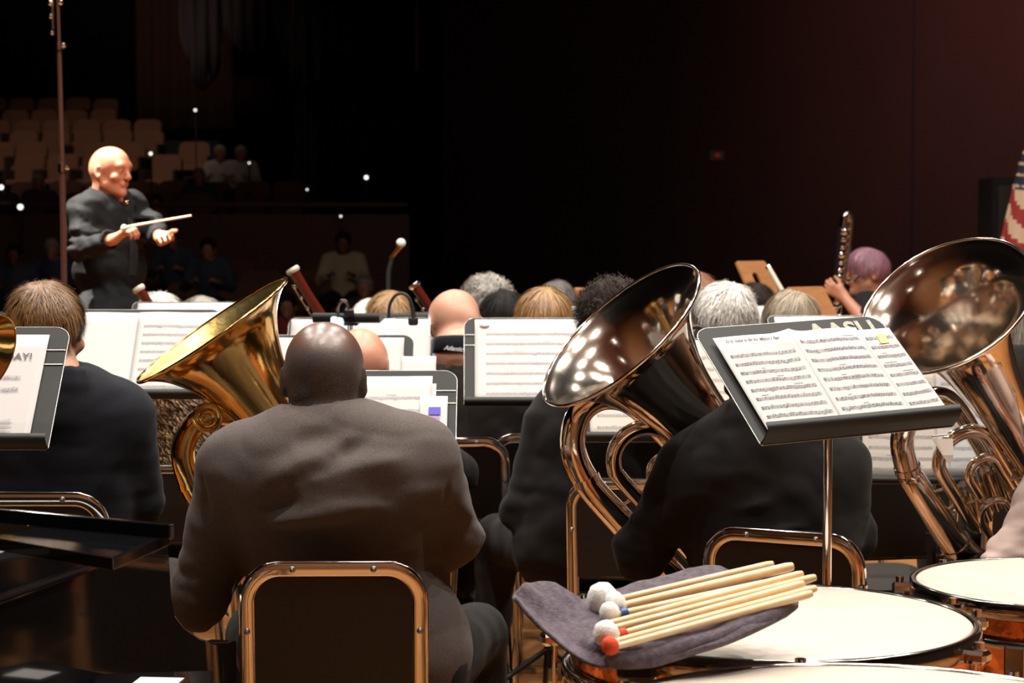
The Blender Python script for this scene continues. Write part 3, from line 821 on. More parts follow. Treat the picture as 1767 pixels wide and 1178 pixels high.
# cropped hair patterns, q in head coordinates (y forward, z up)
ss = lambda a, b, x: np.clip((x - a) / (b - a), 0, 1) ** 2 * (3 - 2 * np.clip((x - a) / (b - a), 0, 1))
def crop_shaved(q):      # bare crown, dense cropped sides and back
    d = ss(.085, .028, q[:, 2]) * ss(-.105, -.07, q[:, 2]) * ss(.075, .04, q[:, 1])
    return d * 1.0
def crop_bald(q):        # faint ring of hair
    return .42 * ss(.03, .0, q[:, 2]) * ss(-.075, -.055, q[:, 2]) * ss(.05, .0, q[:, 1])
def crop_beard(q):
    return np.maximum(crop_bald(q) * 1.25, .9 * ss(.0, .03, q[:, 1]) * ss(-.04, -.06, q[:, 2]))
def crop_buzz(q):        # short all over
    return ss(-.10, -.07, q[:, 2]) * np.where(q[:, 2] > .045, 1, ss(.07, .05, q[:, 1]))
def crop_thin(q):
    return (.32 + .2 * ss(.06, 0, q[:, 2])) * ss(-.09, -.06, q[:, 2]) * ss(.07, .03, q[:, 1])
def crop_face_beard(q):  # under a full head of hair
    return np.maximum(ss(-.1, -.06, q[:, 2]) * ss(.05, .0, q[:, 1]), .85 * ss(.0, .03, q[:, 1]) * ss(-.035, -.06, q[:, 2]))
# ------------------------------------------------------------------ furniture and instruments
def make_chair(name='orchestra_chair', label=None, group=None, W=.37, top=.82):
    root = empty(name, label=label, cat='chair', group=group)
    hw_, zt = W / 2 - .016, top - .016
    yb = lambda z: -.22 - .10 * (z - .45)
    P = [(-hw_ - .03, -.25, .0), (-hw_ - .012, -.22, .3)] + [(-hw_, yb(z), z) for z in (.45, .6)]
    for k in range(0, 11):
        a = PI - PI / 2 * k / 10; P.append((-hw_ + .065 + .065 * math.cos(a), yb(zt - .065 + .065 * math.sin(a)), zt - .065 + .065 * math.sin(a)))
    P += [(-x, y, z) for x, y, z in P[::-1]]
    P = [P[i] for i in range(len(P)) if i == 0 or P[i] != P[i - 1]]
    mb = MB()
    # flat oval tube built as a band with a rounded section
    pts = [Vector(p) for p in P]
    sec = []
    for k in range(16):
        a = 2 * PI * k / 16; c, s_ = math.cos(a), math.sin(a)
        sec.append((.0165 * math.copysign(abs(c) ** .5, c), .010 * math.copysign(abs(s_) ** .75, s_)))
    vs = []; N = len(pts)
    for i in range(N):
        t = (pts[min(i + 1, N - 1)] - pts[max(i - 1, 0)]).normalized()
        yv = Vector((0, 1, 0)); yv = (yv - t * yv.dot(t)).normalized(); u = t.cross(yv)
        for (a, b_) in sec: vs.append(pts[i] + u * a + yv * b_)
    fs = [(i * 16 + k, i * 16 + (k + 1) % 16, (i + 1) * 16 + (k + 1) % 16, (i + 1) * 16 + k) for i in range(N - 1) for k in range(16)]
    mb._add(vs, fs); mb.build('back_frame', M['chrome'], root)
    o = rounded_poly(W - .05, .25, .055, 8, .02)
    mb = MB(); slab(mb, o, -.006, .012, lambda x, y, z: (x, yb(.672 + y) + z + .006 * math.cos(x * 12), .672 + y))
    mb.build('backrest', M['black_plastic'], root)
    for (sx, z) in ((-1, 'a'), (1, 'a'), (-1, 'b'), (1, 'b')):
        p = (sx * (hw_ - .09), yb(zt) - .011, zt) if z == 'a' else (sx * hw_, yb(.68) - .011, .68)
        mb = MB(); mb.ball(p, .0065, 8, (1, .6, 1)); mb.ball((p[0], p[1] - .003, p[2]), .003, 6)
        mb.build('screw', M['edge_metal'], root)
    mb = MB(); mb.box((0, yb(.56) - .002, .562), (W - .035, .010, .024), bev=.004); mb.build('back_rail', M['chrome'], root)
    mb = MB()
    o = rounded_poly(.43, .42, .06, 6)
    slab(mb, o, 0, .03, lambda x, y, z: (x * (1 + .1 * y), y, .43 + z + .012 * y))
    bevel(mb.build('seat', M['black_plastic'], root), .008)
    mb = MB(); mb.tube([(-.19, -.23, .42), (-.20, .18, .42), (.20, .18, .42), (.19, -.23, .42)], .011, 10); mb.build('seat_frame', M['chrome'], root)
    for sx in (-1, 1):
        mb = MB(); mb.tube([(sx * .195, .17, .425), (sx * .21, .20, .2), (sx * .22, .22, .0)], .011, 10); mb.build('leg', M['chrome'], root)
    return root

def make_stand(px, py, Y, yaw=0, tilt=40, w_=.51, h_=.33, label='', roll=0, group=None, name='music_stand', m=None, ridges=True, lip=.05, r_=.035, legs=True, dz=0):
    """px, py: middle of the desk's lower edge; returns the desk's world matrix"""
    p = at(px, py, Y); p.z += dz
    root = empty(name, (p.x, p.y, 0), math.radians(yaw), label, 'music stand', group)
    t = math.radians(tilt)
    D = Matrix.Translation((0, 0, p.z)) @ Matrix.Rotation(math.radians(roll), 4, 'Y') @ Matrix(((1, 0, 0, 0), (0, math.sin(t), -math.cos(t), 0), (0, math.cos(t), math.sin(t), 0), (0, 0, 0, 1)))
    mm = m or M['desk_metal']
    mb = MB(); o = rounded_poly(w_, h_, r_, 7, .006)
    slab(mb, o, -.0022, 0, lambda x, y, z: (x, y + h_ / 2, z)); mb.build('desk', mm, root, D)
    # shelf along the lower edge
    mb = MB(); n_ = 24
    rows = []
    for (zz, yy) in ((-.002, .001), (lip * .55, -.004), (lip * .9, -.002), (lip, .012), (lip - .002, .012), (lip * .88, .0), (lip * .5, -.001), (0, .004)):
        rows.append([(-w_ / 2 + w_ * i / n_ , yy, zz) for i in range(n_ + 1)])
    mb.grid(rows); mb.build('lip', mm, root, D)
    # worn bright edge
    mb = MB(); e = [Vector((x, y + h_ / 2, -.001)) for x, y in o]
    mb.tube(e, .0013, 6, closed=True); mb.build('desk_edge', M['edge_metal'], root, D)
    if ridges:
        for yy in (h_ * .80, h_ * .68):
            mb = MB(); mb.box((0, yy, .0012), (w_ - .004, .004, .0025), bev=.001); mb.build('ridge', M['edge_metal'], root, D)
    if legs:
        zt = p.z + h_ * .35 * math.cos(t); yp = h_ * .4 * math.sin(t) + .01
        mb = MB(); mb.tube([(0, yp, .12), (0, yp, .62)], .0125, 14); mb.build('pole', M['chrome'] if name == 'music_stand' and 'chrome' in label else M['black_metal'], root)
        mb = MB(); mb.tube([(0, yp, .6), (0, yp, zt)], .0095, 14); mb.build('upper_pole', M['chrome'], root)
        mb = MB(); mb.tube([(0, yp, .59), (0, yp, .64)], .017, 14); mb.build('clutch', M['black_metal'], root)
        mb = MB(); mb.box((0, 0, 0), (.07, .05, .015), bev=.004); mb.build('desk_bracket', M['black_metal'], root, D @ Matrix.Translation((0, h_ * .4, -.01)))
        for k in range(3):
            a = PI / 2 + 2 * PI * k / 3
            mb = MB(); mb.tube([(0, yp, .18), (math.cos(a) * .16, yp + math.sin(a) * .16, .1), (math.cos(a) * .25, yp + math.sin(a) * .25, .012)], .009, 8); mb.build('leg', M['black_metal'], root)
    W4 = Matrix.Translation((p.x, p.y, 0)) @ Matrix.Rotation(math.radians(yaw), 4, 'Z') @ D
    return root, W4

def add_notes(mb, fn, w_, h_, n, seed, top=.9, bot=.06, lm=.08, rm=.06, dens=26, sp=.0019, lw=.00036, dark=0):
    """staves with notes; fn maps page metres to the page surface"""
    r = random.Random(seed)
    def quad(x0, y0, x1, y1):
        mb._add([fn(x0, y0), fn(x1, y0), fn(x1, y1), fn(x0, y1)], [(0, 1, 2, 3)], False)
    for s_ in range(n):
        yc = h_ * (bot + (top - bot) * (1 - (s_ + .5) / n)); x0 = w_ * lm; x1 = w_ * (1 - rm)
        mb.cur = 1
        for k in range(5):
            y = yc + (k - 2) * sp
            q = 6
            for j in range(q): quad(x0 + (x1 - x0) * j / q, y - lw, x0 + (x1 - x0) * (j + 1) / q, y + lw)
        mb.cur = 0
        x = x0 + .008; quad(x0 + .001, yc - sp * 2, x0 + .005, yc + sp * 2)
        step = (x1 - x0) / dens
        while x < x1 - .003:
            if r.random() < .82:
                yy = yc + r.randint(-4, 4) * sp * .5
                mb._add([fn(x + .0017 * math.cos(a), yy + .0013 * math.sin(a)) for a in (0, 1.05, 2.1, 3.14, 4.19, 5.24)], [(0, 1, 2, 3, 4, 5)], False)
                up = 1 if yy < yc else -1
                quad(x + .0013 * up - .0003, yy, x + .0013 * up + .0003, yy + up * .0062)
                if r.random() < .45: quad(x, yy + up * .0058, x + step, yy + up * .0068)
            x += step * r.uniform(.8, 1.2)
            if r.random() < .12: quad(x, yc - sp * 2, x + .0004, yc + sp * 2)
        if r.random() < .5:
            xx = r.uniform(x0, x1 - .03); quad(xx, yc + sp * 4.6, xx + r.uniform(.008, .03), yc + sp * 5.2)

def sheet(W4, x0, x1, y0, y1, label, z=.004, seed=1, staves=8, m=None, group=None, wave=.003, notes=True, fnz=None, name='sheet_music', cat='sheet music', dens=26, top=.88, faint=False, rot=0):
    """a page lying on a desk; coordinates in desk metres"""
    mm = m or M['paper']; w_, h_ = x1 - x0, y1 - y0
    wv = lambda x, y: wave * (math.sin(7 * x / max(w_, .01) + seed) * .5 + .5) * (y / h_) * .8
    if fnz is None: fnz = wv
    c = Matrix.Translation((x0, y0, z)) @ Matrix.Rotation(rot, 4, 'Z')
    root = empty(name, label=label, cat=cat, group=group, matrix=W4 @ c)
    mb = MB(); nx, ny = 18, 8
    mb.grid([[(w_ * i / nx, h_ * j / ny, fnz(w_ * i / nx, h_ * j / ny)) for j in range(ny + 1)] for i in range(nx + 1)])
    o = mb.build('page', mm, root); solidify(o, .0005, 1)
    if notes:
        mb = MB(); add_notes(mb, lambda x, y: (x, y, fnz(x, y) + .0012), w_, h_, staves, seed, dens=dens, top=top)
        mb.build('printed_notes', [M['ink_soft'], M['ink_faint']] if faint else [M['ink'], M['ink_soft']], root)
    return root, fnz

BELL = [(1, 0), (.985, .012), (.955, .035), (.9, .07), (.82, .13), (.73, .22), (.62, .38), (.53, .56), (.45, .78), (.38, 1.1), (.32, 1.55), (.27, 2.1), (.235, 2.7), (.215, 3.1)]
def make_tuba(px, py, Y, axis_, lat, R_, label, m, m_in, ztop=.12, ring=False, side=-1):
    Z = Vector(axis_).normalized(); X = Vector(lat); X = (X - Z * X.dot(Z)).normalized(); Yv = Z.cross(X)
    o = at(px, py, Y)
    M4 = Matrix((X, Yv, Z)).transposed().to_4x4(); M4.translation = o
    root = empty('tuba', label=label, cat='tuba', matrix=M4)
    k = R_ / .225; S = lambda pts: [(x * k, y * k * -side * -1, z * k) for x, y, z in pts]
    rs = []; zs = []
    pr = [(r * R_, -s_ * R_) for r, s_ in BELL]
    pts, _ = catmull([Vector((r, 0, z)) for r, z in pr], [1] * len(pr), 4)
    mb = MB(); mb.lathe([(p.x, p.z) for p in pts], 96)
    mb.cur = 1; mb.lathe([(p.x - .0022, p.z + .0006) for p in pts][::-1], 96); mb.cur = 0
    mb.v = [(x, y, z) for x, y, z in mb.v]
    bell = mb.build('bell', [m, m_in], root)
    mb = MB(); n_ = 96
    mb.tube([(R_ * math.cos(2 * PI * i / n_), R_ * math.sin(2 * PI * i / n_), -.001) for i in range(n_)], .0042, 10, closed=True); mb.build('bell_rim', m, root)
    s_ = side
    zt = -ztop / k
    main = [(0, 0, -.66), (0, 0, -.72), (.035, s_ * .0, -.83), (.145, s_ * .01, -.885), (.25, s_ * .02, -.83), (.285, s_ * .03, -.72), (.29, s_ * .04, -.55), (.29, s_ * .05, (zt - .55) * .5 - .03),
            (.287, s_ * .06, zt - .13), (.262, s_ * .07, zt - .05), (.215, s_ * .085, zt - .008), (.165, s_ * .10, zt), (.115, s_ * .115, zt - .03), (.085, s_ * .13, zt - .10), (.08, s_ * .13, zt - .25), (.085, s_ * .12, zt - .42)]
    rad = [.0485, .048, .046, .044, .042, .040, .037, .034, .032, .031, .030, .029, .028, .027, .025, .023]
    mb = MB(); mb.tube([Vector(p) * k for p in main], [r * k for r in rad], 24, sub=5); mb.build('body_tube', m, root)
    for i in (5, 8):   # ferrules
        mb = MB(); d = (Vector(main[i + 1]) - Vector(main[i])).normalized() * .016
        mb.tube([Vector(main[i]) * k, (Vector(main[i]) + d) * k], (rad[i] + .003) * k, 24); mb.build('ferrule', m, root)
    # nested loops of tubing
    def loop(x0, x1, ztp, zbt, y, r, nm='tuning_slide'):
        c = (x0 + x1) / 2; q = abs(x1 - x0) / 2; g_ = 1 if x0 > x1 else -1; P = [(x0, y, zbt), (x0, y, (zbt + ztp) / 2), (x0, y, ztp - q)]
        for j in range(1, 8): a = PI * j / 8; P.append((c + g_ * q * math.cos(a), y, ztp - q + q * math.sin(a)))
        P += [(x1, y, ztp - q), (x1, y, (zbt + ztp) / 2), (x1, y, zbt)]
        mb = MB(); mb.tube([Vector(p) * k for p in P], r * k, 16, sub=3); return mb.build(nm, m, root)
    loop(.222, .075, zt - .085, -.68, s_ * .015, .0185); loop(.172, .092, zt - .175, -.62, -s_ * .01, .0125)
    loop(.205, .125, zt - .30, -.72, -s_ * .03, .0095); loop(.150, .085, zt - .38, -.70, -s_ * .045, .0085)
    for j in range(4):   # valves lie across the body
        x = .085 + j * .036; z = zt - .27 - j * .012
        mb = MB(); mb.tube([Vector((x, s_ * .05, z)) * k, Vector((x + .02, s_ * .05, z - .13)) * k], .0155 * k, 20)
        v = mb.build('valve', m, root)
        mb = MB(); mb.tube([Vector((x - .002, s_ * .05, z + .012)) * k, Vector((x, s_ * .05, z)) * k], .0175 * k, 20); mb.build('valve_cap', m, v)
        mb = MB(); mb.tube([Vector((x - .005, s_ * .05, z + .035)) * k, Vector((x - .002, s_ * .05, z + .01)) * k], .004 * k, 8)
        mb.tube([Vector((x - .0065, s_ * .05, z + .035)) * k, Vector((x - .006, s_ * .05, z + .04)) * k], .011 * k, 14); mb.build('valve_button', m, v)
        loop(x - .012, x + .012, z - .04, z - .14, s_ * .075, .006)
    for (a, b_) in (((.29, s_ * .05, zt - .22), (.225, s_ * .02, zt - .22)), ((.288, s_ * .04, -.6), (.225, s_ * .02, -.58)), ((.225, s_ * .02, zt - .3), (.175, 0, zt - .3)),
                    ((.0, -s_ * .03, zt - .32), (.10, 0, zt - .30)), ((.02, 0, -.62), (.10, s_ * .02, -.56)), ((.175, 0, zt - .26), (.21, -s_ * .03, zt - .34))):
        mb = MB(); A, B_ = Vector(a) * k, Vector(b_) * k; mb.tube([A, A.lerp(B_, .15), A.lerp(B_, .5), A.lerp(B_, .85), B_], [.008 * k, .004 * k, .0035 * k, .004 * k, .008 * k], 10); mb.build('brace', m, root)
    # leadpipe and mouthpiece
    mb = MB(); lp = [(.12, -s_ * .055, zt - .42), (.06, -s_ * .09, zt - .3), (-.02, -s_ * .13, zt - .22), (-.10, -s_ * .15, zt - .20)]
    mb.tube([Vector(p) * k for p in lp], [.009 * k, .008 * k, .007 * k, .0065 * k], 12, sub=5); mb.build('leadpipe', m, root)
    mb = MB(); A = Vector(lp[-1]) * k; mb.tube([A, A + Vector((-.03, 0, .005)), A + Vector((-.05, 0, .008)), A + Vector((-.062, 0, .01))], [.0065, .009, .015, .0175], 14); mb.build('mouthpiece', m, root)
    if ring:
        for (rr, tr) in ((.028, .007), (.015, .004)):
            mb = MB(); mb.tube([Vector((.115 + rr * math.cos(2 * PI * i / 24), -s_ * .05, zt + .035 + rr * 1.0 * math.sin(2 * PI * i / 24))) for i in range(24)], tr, 10, closed=True); mb.build('water_loop', m, root)
    return root

def make_timpano(c, R_, z, label, lugs=8, a0=.2):
    root = empty('timpano', (c[0], c[1], 0), 0, label, 'drum')
    mb = MB(); pr = []
    for i in range(15):
        a = PI / 2 * i / 14; pr.append((R_ * .95 * math.cos(a) ** .8 + .001, z - .05 - R_ * .78 * math.sin(a)))
    mb.lathe([(R_ * .95, z - .012)] + pr, 72); mb.build('bowl', M['copper'], root)
    mb = MB(); mb.lathe([(R_ * .955, z + .0012), (R_ * .93, z + .003), (R_ * .8, z + .0035), (.001, z + .0035)], 96)
    mb.lathe([(R_ * .985, z - .016), (R_ * .975, z - .003), (R_ * .955, z + .0012)], 96); mb.build('drumhead', M['drumhead'], root)
    mb = MB(); mb.lathe([(R_ * .96, z - .012), (R_ * .962, z + .002), (R_ * .985, z + .004), (R_ * 1.005, z + .001), (R_ * 1.01, z - .03), (R_ * .99, z - .034), (R_ * .985, z - .014)], 96)
    mb.build('hoop', M['rim'], root)
    mb = MB(); mb.lathe([(R_ * .955, z - .075), (R_ * .99, z - .075), (R_ * .995, z - .092), (R_ * .955, z - .095)], 96); mb.build('lower_ring', M['rim'], root)
    for j in range(lugs):
        a = a0 + 2 * PI * j / lugs; u = Vector((math.cos(a), math.sin(a), 0)); t = Vector((-u.y, u.x, 0))
        Rm = Matrix.Rotation(a, 3, 'Z')
        mb = MB(); p = u * R_ * 1.045 + Vector((0, 0, z - .02)); mb.box(p, (.05, .034, .022), Rm, .006)
        lg = mb.build('lug', M['chrome'], root)
        mb = MB(); mb.tube([p + Vector((0, 0, .008)), p + Vector((0, 0, -.21))], .0045, 10); mb.tube([p + u * .008 + Vector((0, 0, .012)), p + u * .008 + Vector((0, 0, .024))], .009, 6)
        mb.build('tension_rod', M['chrome'], lg)
        mb = MB(); mb.box(u * R_ * .99 + Vector((0, 0, z - .22)), (.05, .03, .05), Rm, .008); mb.build('rod_bracket', M['chrome'], lg)
    for j in range(4):
        a = a0 + .4 + PI / 2 * j; u = Vector((math.cos(a), math.sin(a), 0)); Rm = Matrix.Rotation(a, 3, 'Z')
        mb = MB(); mb.box(u * R_ * 1.04 + Vector((0, 0, (z - .08 + .2) / 2)), (.012, .045, z - .28), Rm, .004); mb.box(u * R_ * .6 + Vector((0, 0, .2)), (R_ * .9, .04, .014), Rm, .004)
        mb.build('strut', M['rim'], root)
        mb = MB(); mb.tube([u * R_ * 1.04 + Vector((0, 0, .2)), u * R_ * 1.08 + Vector((0, 0, .03))], .014, 10); mb.ball(u * R_ * 1.08 + Vector((0, 0, .026)), .026, 10); mb.build('leg', M['black_metal'], root)
    mb = MB(); mb.lathe([(.10, .18), (.11, .2), (.10, .23), (.03, .24), (.025, z - R_ * .78 - .04)], 24); mb.build('hub', M['black_metal'], root)
    mb = MB(); mb.box((0, -R_ * .8, .12), (.12, .3, .015), Matrix.Rotation(-.3, 3, 'X'), .005); mb.build('pedal', M['rim'], root)
    return root
# ================================================================== the room
def struct(mb, name, m):
    o = mb.build(name, m); o['kind'] = 'structure'; return o
mb = MB(); mb.box((-1, 5.5, -.06), (24, 19, .12)); struct(mb, 'floor', M['floor'])
mb = MB(); mb.box((-6, 28.5, -.96), (34, 27, .12)); struct(mb, 'floor_hall', M['wall_blue'])
A, B_ = Vector((8.4, 5.0, 0)), Vector((-.85, 27.5, 0)); d_ = (B_ - A); mid = (A + B_) / 2; ang = math.atan2(d_.y, d_.x); L_ = d_.length
Rw = Matrix.Rotation(ang, 3, 'Z')
mb = MB(); mb.box((mid.x, mid.y, 5.5), (L_, .2, 13.2), Rw); struct(mb, 'wall_right', M['wall'])
mb = MB()
for t_ in (.535,): p = A.lerp(B_, t_); mb.box((p.x - .1, p.y - .05, 5.5), (.012, .02, 13), Rw)
struct(mb, 'trim_1', M['wall_blue'])
mb = MB(); mb.box((8.5, .5, 5.5), (.2, 9.2, 13.2)); struct(mb, 'wall_right_front', M['wall'])
mb = MB(); mb.box((-6, 46, 6), (36, .3, 14)); struct(mb, 'wall_back', M['wall_blue'])
mb = MB(); mb.box((-18, 21, 6), (.3, 50, 14)); struct(mb, 'wall_left', M['wall_blue'])
mb = MB(); mb.box((-4, -4, 6), (28, .3, 14)); struct(mb, 'wall_front', M['shell'])
mb = MB(); mb.box((-4, 21, 13), (30, 51, .3)); struct(mb, 'ceiling', M['valance'])
mb = MB()
for i in range(3): mb.box((0, -2.6 + i * 2.9, 7.6 + .25 * i), (11, 2.7, .06), Matrix.Rotation(.12, 3, 'X'))
struct(mb, 'ceiling_added_reflector', M['shell'])  # unseen plywood panels, put in for the tuba bells to reflect
mb = MB(); mb.box((-9, 15, -.5), (18, .1, 1.0)); struct(mb, 'trim_2', M['rail'])

def drape(pL, pR, zt, zb, folds, depth, scal=0., nscal=1, seed=0):
    mb = MB(); n_ = folds * 8; rows = []
    for i in range(n_ + 1):
        t = i / n_; p = pL.lerp(pR, t); nrm = (pR - pL).normalized().cross(Vector((0, 0, 1)))
        off = depth * math.sin(2 * PI * folds * t + .6 * math.sin(5 * t + seed))
        z0 = zb - scal * abs(math.sin(PI * nscal * t)) ** .7 * (1 + .35 * math.sin(9 * t + seed))
        rows.append([p + nrm * off + Vector((0, 0, z0 + (zt - z0) * j / 6)) for j in range(7)])
    mb.grid(rows); return mb
def g_at(px, Y): p = at(px, 400, Y); return Vector((p.x, p.y, 0))
def z_at(py, Y): return at(880, py, Y).z
# tall brown drapes at the rear of the hall
c1 = drape(g_at(236, 41), g_at(516, 41), 12, z_at(222, 41), 9, .05).build('stage_curtain', M['curtain']); solidify(c1, .03)
tag(c1, 'tall dim brown drape hanging high at the left above the far seats', 'curtain')
c2 = drape(g_at(530, 40), g_at(705, 40), 12, z_at(302, 40), 7, .05, seed=2).build('stage_curtain', M['curtain']); solidify(c2, .03)
tag(c2, 'narrow dim brown drape right of the black column of cloth', 'curtain')
for i, (a, b_, zy, sc_, ns, lb) in enumerate(((310, 560, 25, 1.0, 3, 'black scalloped valance across the top left of the hall'), (500, 800, 60, .7, 4, 'black scalloped valance left of centre, lower edge in swags'), (790, 1000, 92, .5, 2, 'black valance meeting the brown side wall'))):
    v = drape(g_at(a, 36 - i), g_at(b_, 36 - i), 12.5, z_at(zy, 36 - i), 12, .1, sc_, ns, i).build('valance', M['valance']); solidify(v, .03); tag(v, lb, 'curtain')
for (px, y0, lb) in ((360, 118, 'black tapering tail of cloth hanging over the left brown drape'), (527, 330, 'long black column of cloth between the two brown drapes')):
    w_ = 20 if px == 360 else 16
    v = drape(g_at(px - w_, 37.5), g_at(px + w_, 37.5), 12.5, z_at(y0, 37.5), 4, .08, .25, 1).build('drape_tail', M['valance']); solidify(v, .03); tag(v, lb, 'curtain')
for (px, y0, y1, lb) in ((719, 14, 118, 'thin reddish pipe hanging in the dark above the hall'), (505, -30, 30, 'short reddish pipe at the top edge over the black swag')):
    mb = MB(); a = at(px, y0, 30); b_ = at(px, y1, 30); mb.tube([a, b_], .045, 12); mb.tube([b_, b_ + Vector((0, 0, -.05))], .06, 12); mb.tube([a, Vector((a.x, a.y, 12.8))], .012, 8)
    tag(mb.build('hanging_pipe', M['pipe']), lb, 'pipe')
# balcony front rail
root = empty('balcony_rail', (0, 0, 0), label='long dark red rail crossing behind the conductor in front of the raked seats', cat='rail')
a, b_ = at(-60, 352, 27), at(706, 354, 27)
mb = MB(); mb.box((a + b_) / 2, ((b_ - a).length, .12, .07), bev=.02); mb.build('handrail', M['rail'], root)
mb = MB(); a2, b2 = at(-60, 376, 27), at(706, 376, 27); mb.box((a2 + b2) / 2 + Vector((0, .05, -.55)), ((b2 - a2).length, .08, 1.2)); mb.build('rail_panel', M['rail'], root)
mb = MB(); mb.box((a2 + b2) / 2 + Vector((0, 4, -1.6)), ((b2 - a2).length, 8, .2)); mb.build('balcony_slab', M['wall_blue'], root)
# raked seating blocks (steps)
for i in range(9):
    Y = 28 + i * 1.5; z = z_at((333, 312, 290, 266, 244, 224, 206, 188, 168)[i], Y) - .86
    if i == 0: zr = [z]
    mb = MB(); mb.box((-10.5, Y + .3, (z - 1) / 2), (11, 1.48, z + 1)); o = struct(mb, 'trim_%d' % (i + 3), M['wall_blue'])

def make_seat(name='theatre_seat'):
    root = empty(name, cat='seat')
    mb = MB(); o = rounded_poly(.52, .58, .12, 5, .05)
    slab(mb, o, -.05, .05, lambda x, y, z: (x, .22 + z + .1 * y, .60 + y)); bevel(mb.build('backrest', M['seat_cloth'], root), .03, 2)
    mb = MB(); mb.box((0, 0, .42), (.46, .42, .1), bev=.03); mb.build('seat', M['seat_cloth'], root)
    for s_ in (-1, 1):
        mb = MB(); mb.box((s_ * .27, .02, .33), (.05, .4, .62), bev=.02); mb.build('armrest', M['seat_shell'], root)
    return root
ORD = ['leftmost', 'second', 'third', 'fourth', 'fifth', 'sixth', 'seventh', 'eighth', 'ninth', 'tenth', 'eleventh', 'twelfth', 'thirteenth', 'fourteenth']
nth = {}
seat0 = make_seat(); used = False
def place_seat(px, py, Y, label, group):
    global used
    s_ = seat0 if not used else copy_tree(seat0)
    used = True
    p = at(px, py, Y); s_.location = (p.x, p.y, p.z - .89); s_.rotation_euler = (0, 0, math.radians(random.uniform(-4, 4) - 12 * (px < 300)))
    k_ = nth[group] = nth.get(group, -1) + 1
    s_['label'] = label + (', ' + ORD[k_] + ' from the left' if k_ else ', leftmost'); s_['group'] = group
rows = ((168, 36 + 4, -20, 190, 'in the highest lit row'), (188, 38.5, -6, 232, 'in the second lit row from the top'), (206, 37, -15, 275, 'in the third lit row from the top'),
        (224, 35.5, 5, 280, 'in the fourth lit row from the top'), (244, 34, -10, 372, 'level with the top of the conductor\'s head'), (266, 32.5, 10, 330, 'level with the conductor\'s forehead'),
        (290, 31, -8, 420, 'level with the conductor\'s ear'), (312, 29.5, 4, 518, 'in the second row above the dark red rail'), (333, 28, -12, 520, 'in the row just above the dark red rail'))
for k, (py, Y, x0, x1, lb) in enumerate(rows):
    stp = .555 * F / Y; x = x0 + (k % 2) * stp * .5
    while x < x1:
        if random.random() < .8: place_seat(x, py + random.uniform(-1.5, 1.5), Y + .3, 'tan seat ' + lb, 'theatre seats row %d of the rake' % (k + 1))
        x += stp
for i, (py, Y) in enumerate(((450, 26.3), (466, 24.3), (488, 22.2), (512, 20.2))):
    z = z_at(py, Y) - .895; mb = MB(); mb.box((-3.2, Y + .1, (z - .9) / 2), (6, 1.95, z + .9)); struct(mb, 'trim_%d' % (i + 12), M['wall_blue'])
for k, (py, Y, x0, x1, lb) in enumerate(((450, 26.3, 250, 560, 'in the rear floor row'), (466, 24.3, 240, 600, 'in the third floor row'), (488, 22.2, 230, 640, 'in the second floor row'), (512, 20.2, 215, 660, 'in the nearest floor row'))):
    stp = .575 * F / Y; x = x0 + (k % 2) * stp * .5
    while x < x1:
        if random.random() < .75: place_seat(x, py, Y, 'tan seat ' + lb, 'floor seats row %d' % (k + 1))
        x += stp
# small lamps in the dark hall
for (px, py, Y, r_, lb) in ((35, 357, 26.5, .034, 'bright white lamp under the red rail at far left'), (2, 323, 27, .03, 'small white lamp at the left edge above the red rail'), (260, 265, 29, .022, 'small warm lamp right of the conductor\'s head'),
                            (337, 190, 33, .020, 'small pale lamp below the left brown drape'), (632, 306, 28, .026, 'small round lamp alone under the narrow brown drape'), (530, 327, 28, .012, 'faint lamp at the end of the far seats'),
                            (588, 373, 26.5, .013, 'faint bluish lamp over the person in white'), (430, 281, 30, .013, 'faint lamp beside the seated pair in white')):
    root = empty('aisle_light', at(px, py, Y), label=lb, cat='lamp')
    mb = MB(); mb.ball((0, 0, 0), r_, 8); mb.build('bulb', M['lamp_white'], root)
    mb = MB(); mb.box((0, .05, 0), (r_ * 3, .06, r_ * 3), bev=.01); mb.build('housing', M['seat_shell'], root)
    mb = MB(); mb.tube([(0, .05, 0), (0, .05, -1.2 - at(px, py, Y).z)], .012, 8); mb.build('post', M['seat_shell'], root)
root = empty('exit_light', at(1238, 268, 17.2), label='faint dark red lamp fixed on the brown side wall', cat='lamp')
mb = MB(); mb.box((0, 0, 0), (.06, .05, .04), bev=.015); mb.build('lens', M['exit_red'], root)
mb = MB(); mb.box((0, .05, 0), (.14, .08, .1), bev=.01); mb.build('housing', M['seat_shell'], root)

